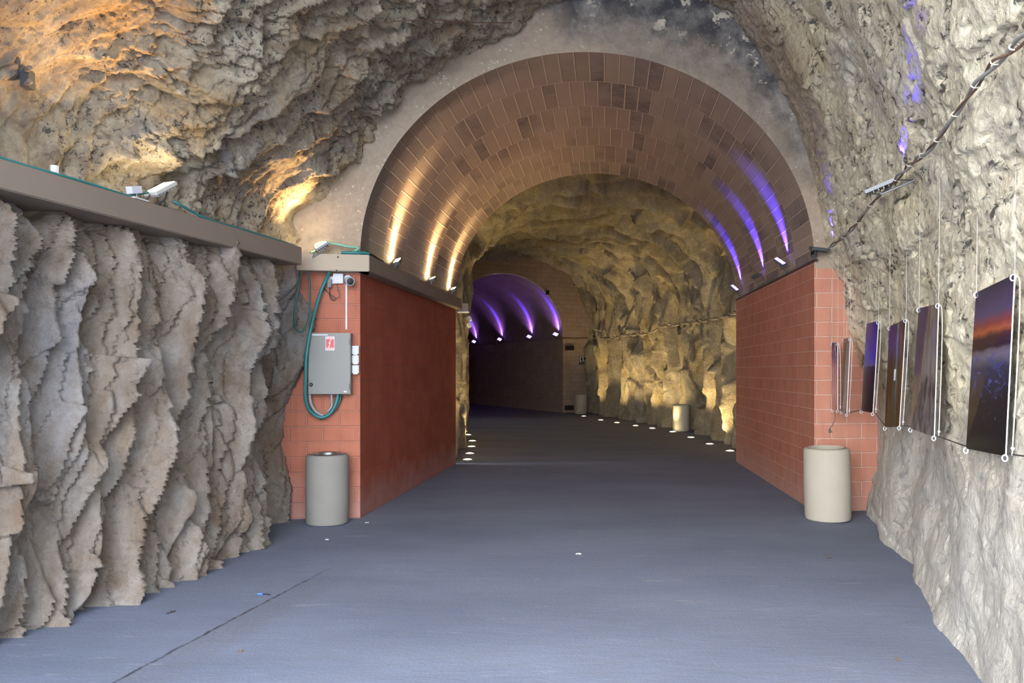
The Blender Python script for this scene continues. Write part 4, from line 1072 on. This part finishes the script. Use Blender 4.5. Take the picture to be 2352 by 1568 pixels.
for key, fn, TL, TR, BR, BL, df, dnr, lab in PST:
    tl, tr, br, bl_ = at(*TL, df), at(*TR, dnr), at(*BR, dnr), at(*BL, df)
    org = bl_.copy(); nrm = (br - bl_).cross(tl - bl_).normalized()
    if nrm.x > 0: nrm = -nrm                       # towards the room
    t = thing('hanging_photograph', lab, 'picture', org, 'photographs hanging along the right wall')
    c4 = [p - org for p in (bl_, br, tr, tl)]
    me = bpy.data.meshes.new('print'); vv = [tuple(p + nrm * .0035) for p in c4]
    me.from_pydata(vv, [], [(0, 1, 2, 3)]); ul = me.uv_layers.new(name='UVMap')
    for lp, uvv in zip(me.loops, ((0, 0), (1, 0), (1, 1), (0, 1))): ul.data[lp.index].uv = ((0, 0), (1, 0), (1, 1), (0, 1))[lp.vertex_index]
    link('print', me, print_mat('print_' + key, fn), t)
    bm = bmesh.new(); fr = [bm.verts.new(p + nrm * .003) for p in c4]; bk = [bm.verts.new(p - nrm * .004) for p in c4]
    bm.faces.new(fr); bm.faces.new(bk[::-1])
    for i in range(4): bm.faces.new((fr[i], bk[i], bk[(i + 1) % 4], fr[(i + 1) % 4]))
    b_ = obj('backing', bm, MAT['paper'], t); b_['label'] = 'white edge and back of the print'
    cen = sum(c4, Vector()) / 4
    R = .017
    for i, p in enumerate(c4):
        q = p + (cen - p).normalized() * .02 + nrm * .004 if i > 1 else p + Vector((0, 0, -.012)) + nrm * .004
        bm = bmesh.new(); torus(bm, R, .0045, Matrix.Translation(q) @ frame((0, 0, 0), nrm + Vector((.0, -.55, .0)), (0, 0, 1)), 18, 6); obj('ring', bm, MAT['white'], t, True)
    # cords: up to the twisted cable, and a white cord down behind the near edge
    for p in (c4[2], c4[3]):
        w0 = p + org; top = None; best = 9
        for qq in smooth_path(CB, 14):
            if abs(qq.y - w0.y) < best: best = abs(qq.y - w0.y); top = qq
        e = Vector((w0.x + .01, w0.y, top.z)) - org
        bm = bmesh.new(); tube(bm, [p, p.lerp(e, .5) - Vector((0, 0, .0)), e], .0022, 6); obj('cord', bm, MAT['rope'], t, True)
    p, e = c4[2], c4[1]
    off = (c4[1] - c4[0]).normalized() * .045 - nrm * .02
    bm = bmesh.new(); tube(bm, smooth_path([p, p + off * .7 + Vector((0, 0, -.06)), p.lerp(e, .4) + off, e + off + Vector((0, 0, .06)), e + off * .9 + Vector((0, 0, .02))], 8), .0036, 8); obj('cord', bm, MAT['pale_cord'], t, True)
    bm = bmesh.new(); bmesh.ops.create_icosphere(bm, subdivisions=2, radius=.011, matrix=Matrix.Translation(e + off + Vector((0, 0, .045)))); obj('knot', bm, MAT['white'], t, True)
    HB += [br, bl_]
HB = [at(2420, 1062, 3.9)] + HB
pipe('wire', 'dark thin wire tying the lower corners of the hanging photographs together', 'wire', [p + Vector((.015, .01, .012)) for p in HB], .004, 'dark_metal', 4)
q = at(1917, 946, 9.70)
t = thing('tassel', 'brown frayed cord end hanging below the leftmost photograph', 'cord', q)
bm = bmesh.new(); tube(bm, smooth_path([(0, 0, 0), (.004, 0, -.08), (-.02, 0, -.15), (-.045, .0, -.19)], 6), .006, 6); obj('cord', bm, MAT['twine'], t, True)
bm = bmesh.new()
for k in range(9):
    dx = -.065 + .05 * k / 8; tube(bm, [(-.043, 0, -.185), ((-.043 + dx) / 2 - .02, random.uniform(-.01, .01), -.215), (dx - .01, random.uniform(-.02, .02), -.255 + random.uniform(-.01, .01))], .0035, 5)
obj('fringe', bm, MAT['twine'], t, True)

# ------------------------------------------------------------------ scraps on the floor
def gpt(px, py): Y = 1800 * EYE / (py - 852); return ((px - 1176) / 1800 * Y, Y, 0.0)
def scrap(name, label, cat, px, py, L, Wd, mat, seed, group=None):
    rnd = random.Random(seed); x, y, _ = gpt(px, py); bm = bmesh.new(); n = 6
    top = [[bm.verts.new((L * (i / n - .5), Wd * (j / 4 - .5) * (1 - .5 * abs(2 * i / n - 1) ** 2), .004 + rnd.random() * .35 * Wd)) for j in range(5)] for i in range(n + 1)]
    for i in range(n):
        for j in range(4): bm.faces.new((top[i][j], top[i + 1][j], top[i + 1][j + 1], top[i][j + 1]))
    ex = bmesh.ops.extrude_face_region(bm, geom=bm.faces[:])
    for v in ex['geom']:
        if isinstance(v, bmesh.types.BMVert): v.co.z += .003
    mz = min(v.co.z for v in bm.verts)
    for v in bm.verts: v.co.z -= mz - .0005
    bmesh.ops.recalc_face_normals(bm, faces=bm.faces)
    o = obj(name, bm, MAT[mat]); o.location = (x, y, 0); o.rotation_euler.z = rnd.random() * 3; tag(o, label, cat, group); return o
MAT['leaf'] = plain('dry_leaf', (.13, .09, .06), .8); MAT['dark_leaf'] = plain('dark_leaf', (.05, .045, .05), .8)
scrap('paper_scrap', 'white paper scrap lying in the middle of the floor', 'scrap', 1329, 1273, .055, .035, 'paper', 1, 'scraps on the floor')
scrap('paper_scrap', 'white paper scrap beside the corner foot of the left red pier', 'scrap', 843, 1201, .04, .03, 'paper', 2, 'scraps on the floor')
scrap('paper_scrap', 'tiny white scrap in front of the left litter bin', 'scrap', 751, 1240, .04, .025, 'paper', 3, 'scraps on the floor')
scrap('dry_leaf', 'dark dry leaf near the left rock wall', 'leaf', 392, 1407, .07, .03, 'dark_leaf', 4, 'leaves on the floor')
scrap('dry_leaf', 'brown dry leaf in front of the cream right bin', 'leaf', 1903, 1281, .05, .03, 'leaf', 5, 'leaves on the floor')
scrap('dry_leaf', 'brown leaf lowest at the right of the floor', 'leaf', 2063, 1516, .04, .025, 'leaf', 6, 'leaves on the floor')
scrap('dry_leaf', 'small brown leaf at the lower left beside the rough floor strip', 'leaf', 553, 1496, .035, .025, 'leaf', 7, 'leaves on the floor')
x, y, _ = gpt(597, 1366)
t = thing('pen_cap', 'shiny blue cap with a dark tail lying on the floor crack', 'cap', (x, y, 0))
MAT['blue_plastic'] = plain('blue_plastic', (.05, .15, .75), .2)
bm = bmesh.new(); lathe(bm, [(0, -.02), (.007, -.02), (.008, .018), (.005, .022), (0, .022)], 14, Matrix.Translation((0, 0, .008)) @ Matrix.Rotation(math.pi / 2, 4, 'Y')); obj('cap', bm, MAT['blue_plastic'], t, True)
bm = bmesh.new(); tube(bm, smooth_path([(.02, 0, .006), (.05, .004, .006), (.075, .0, .005), (.085, -.015, .005)], 6), .004, 6); obj('tail', bm, MAT['black'], t, True)
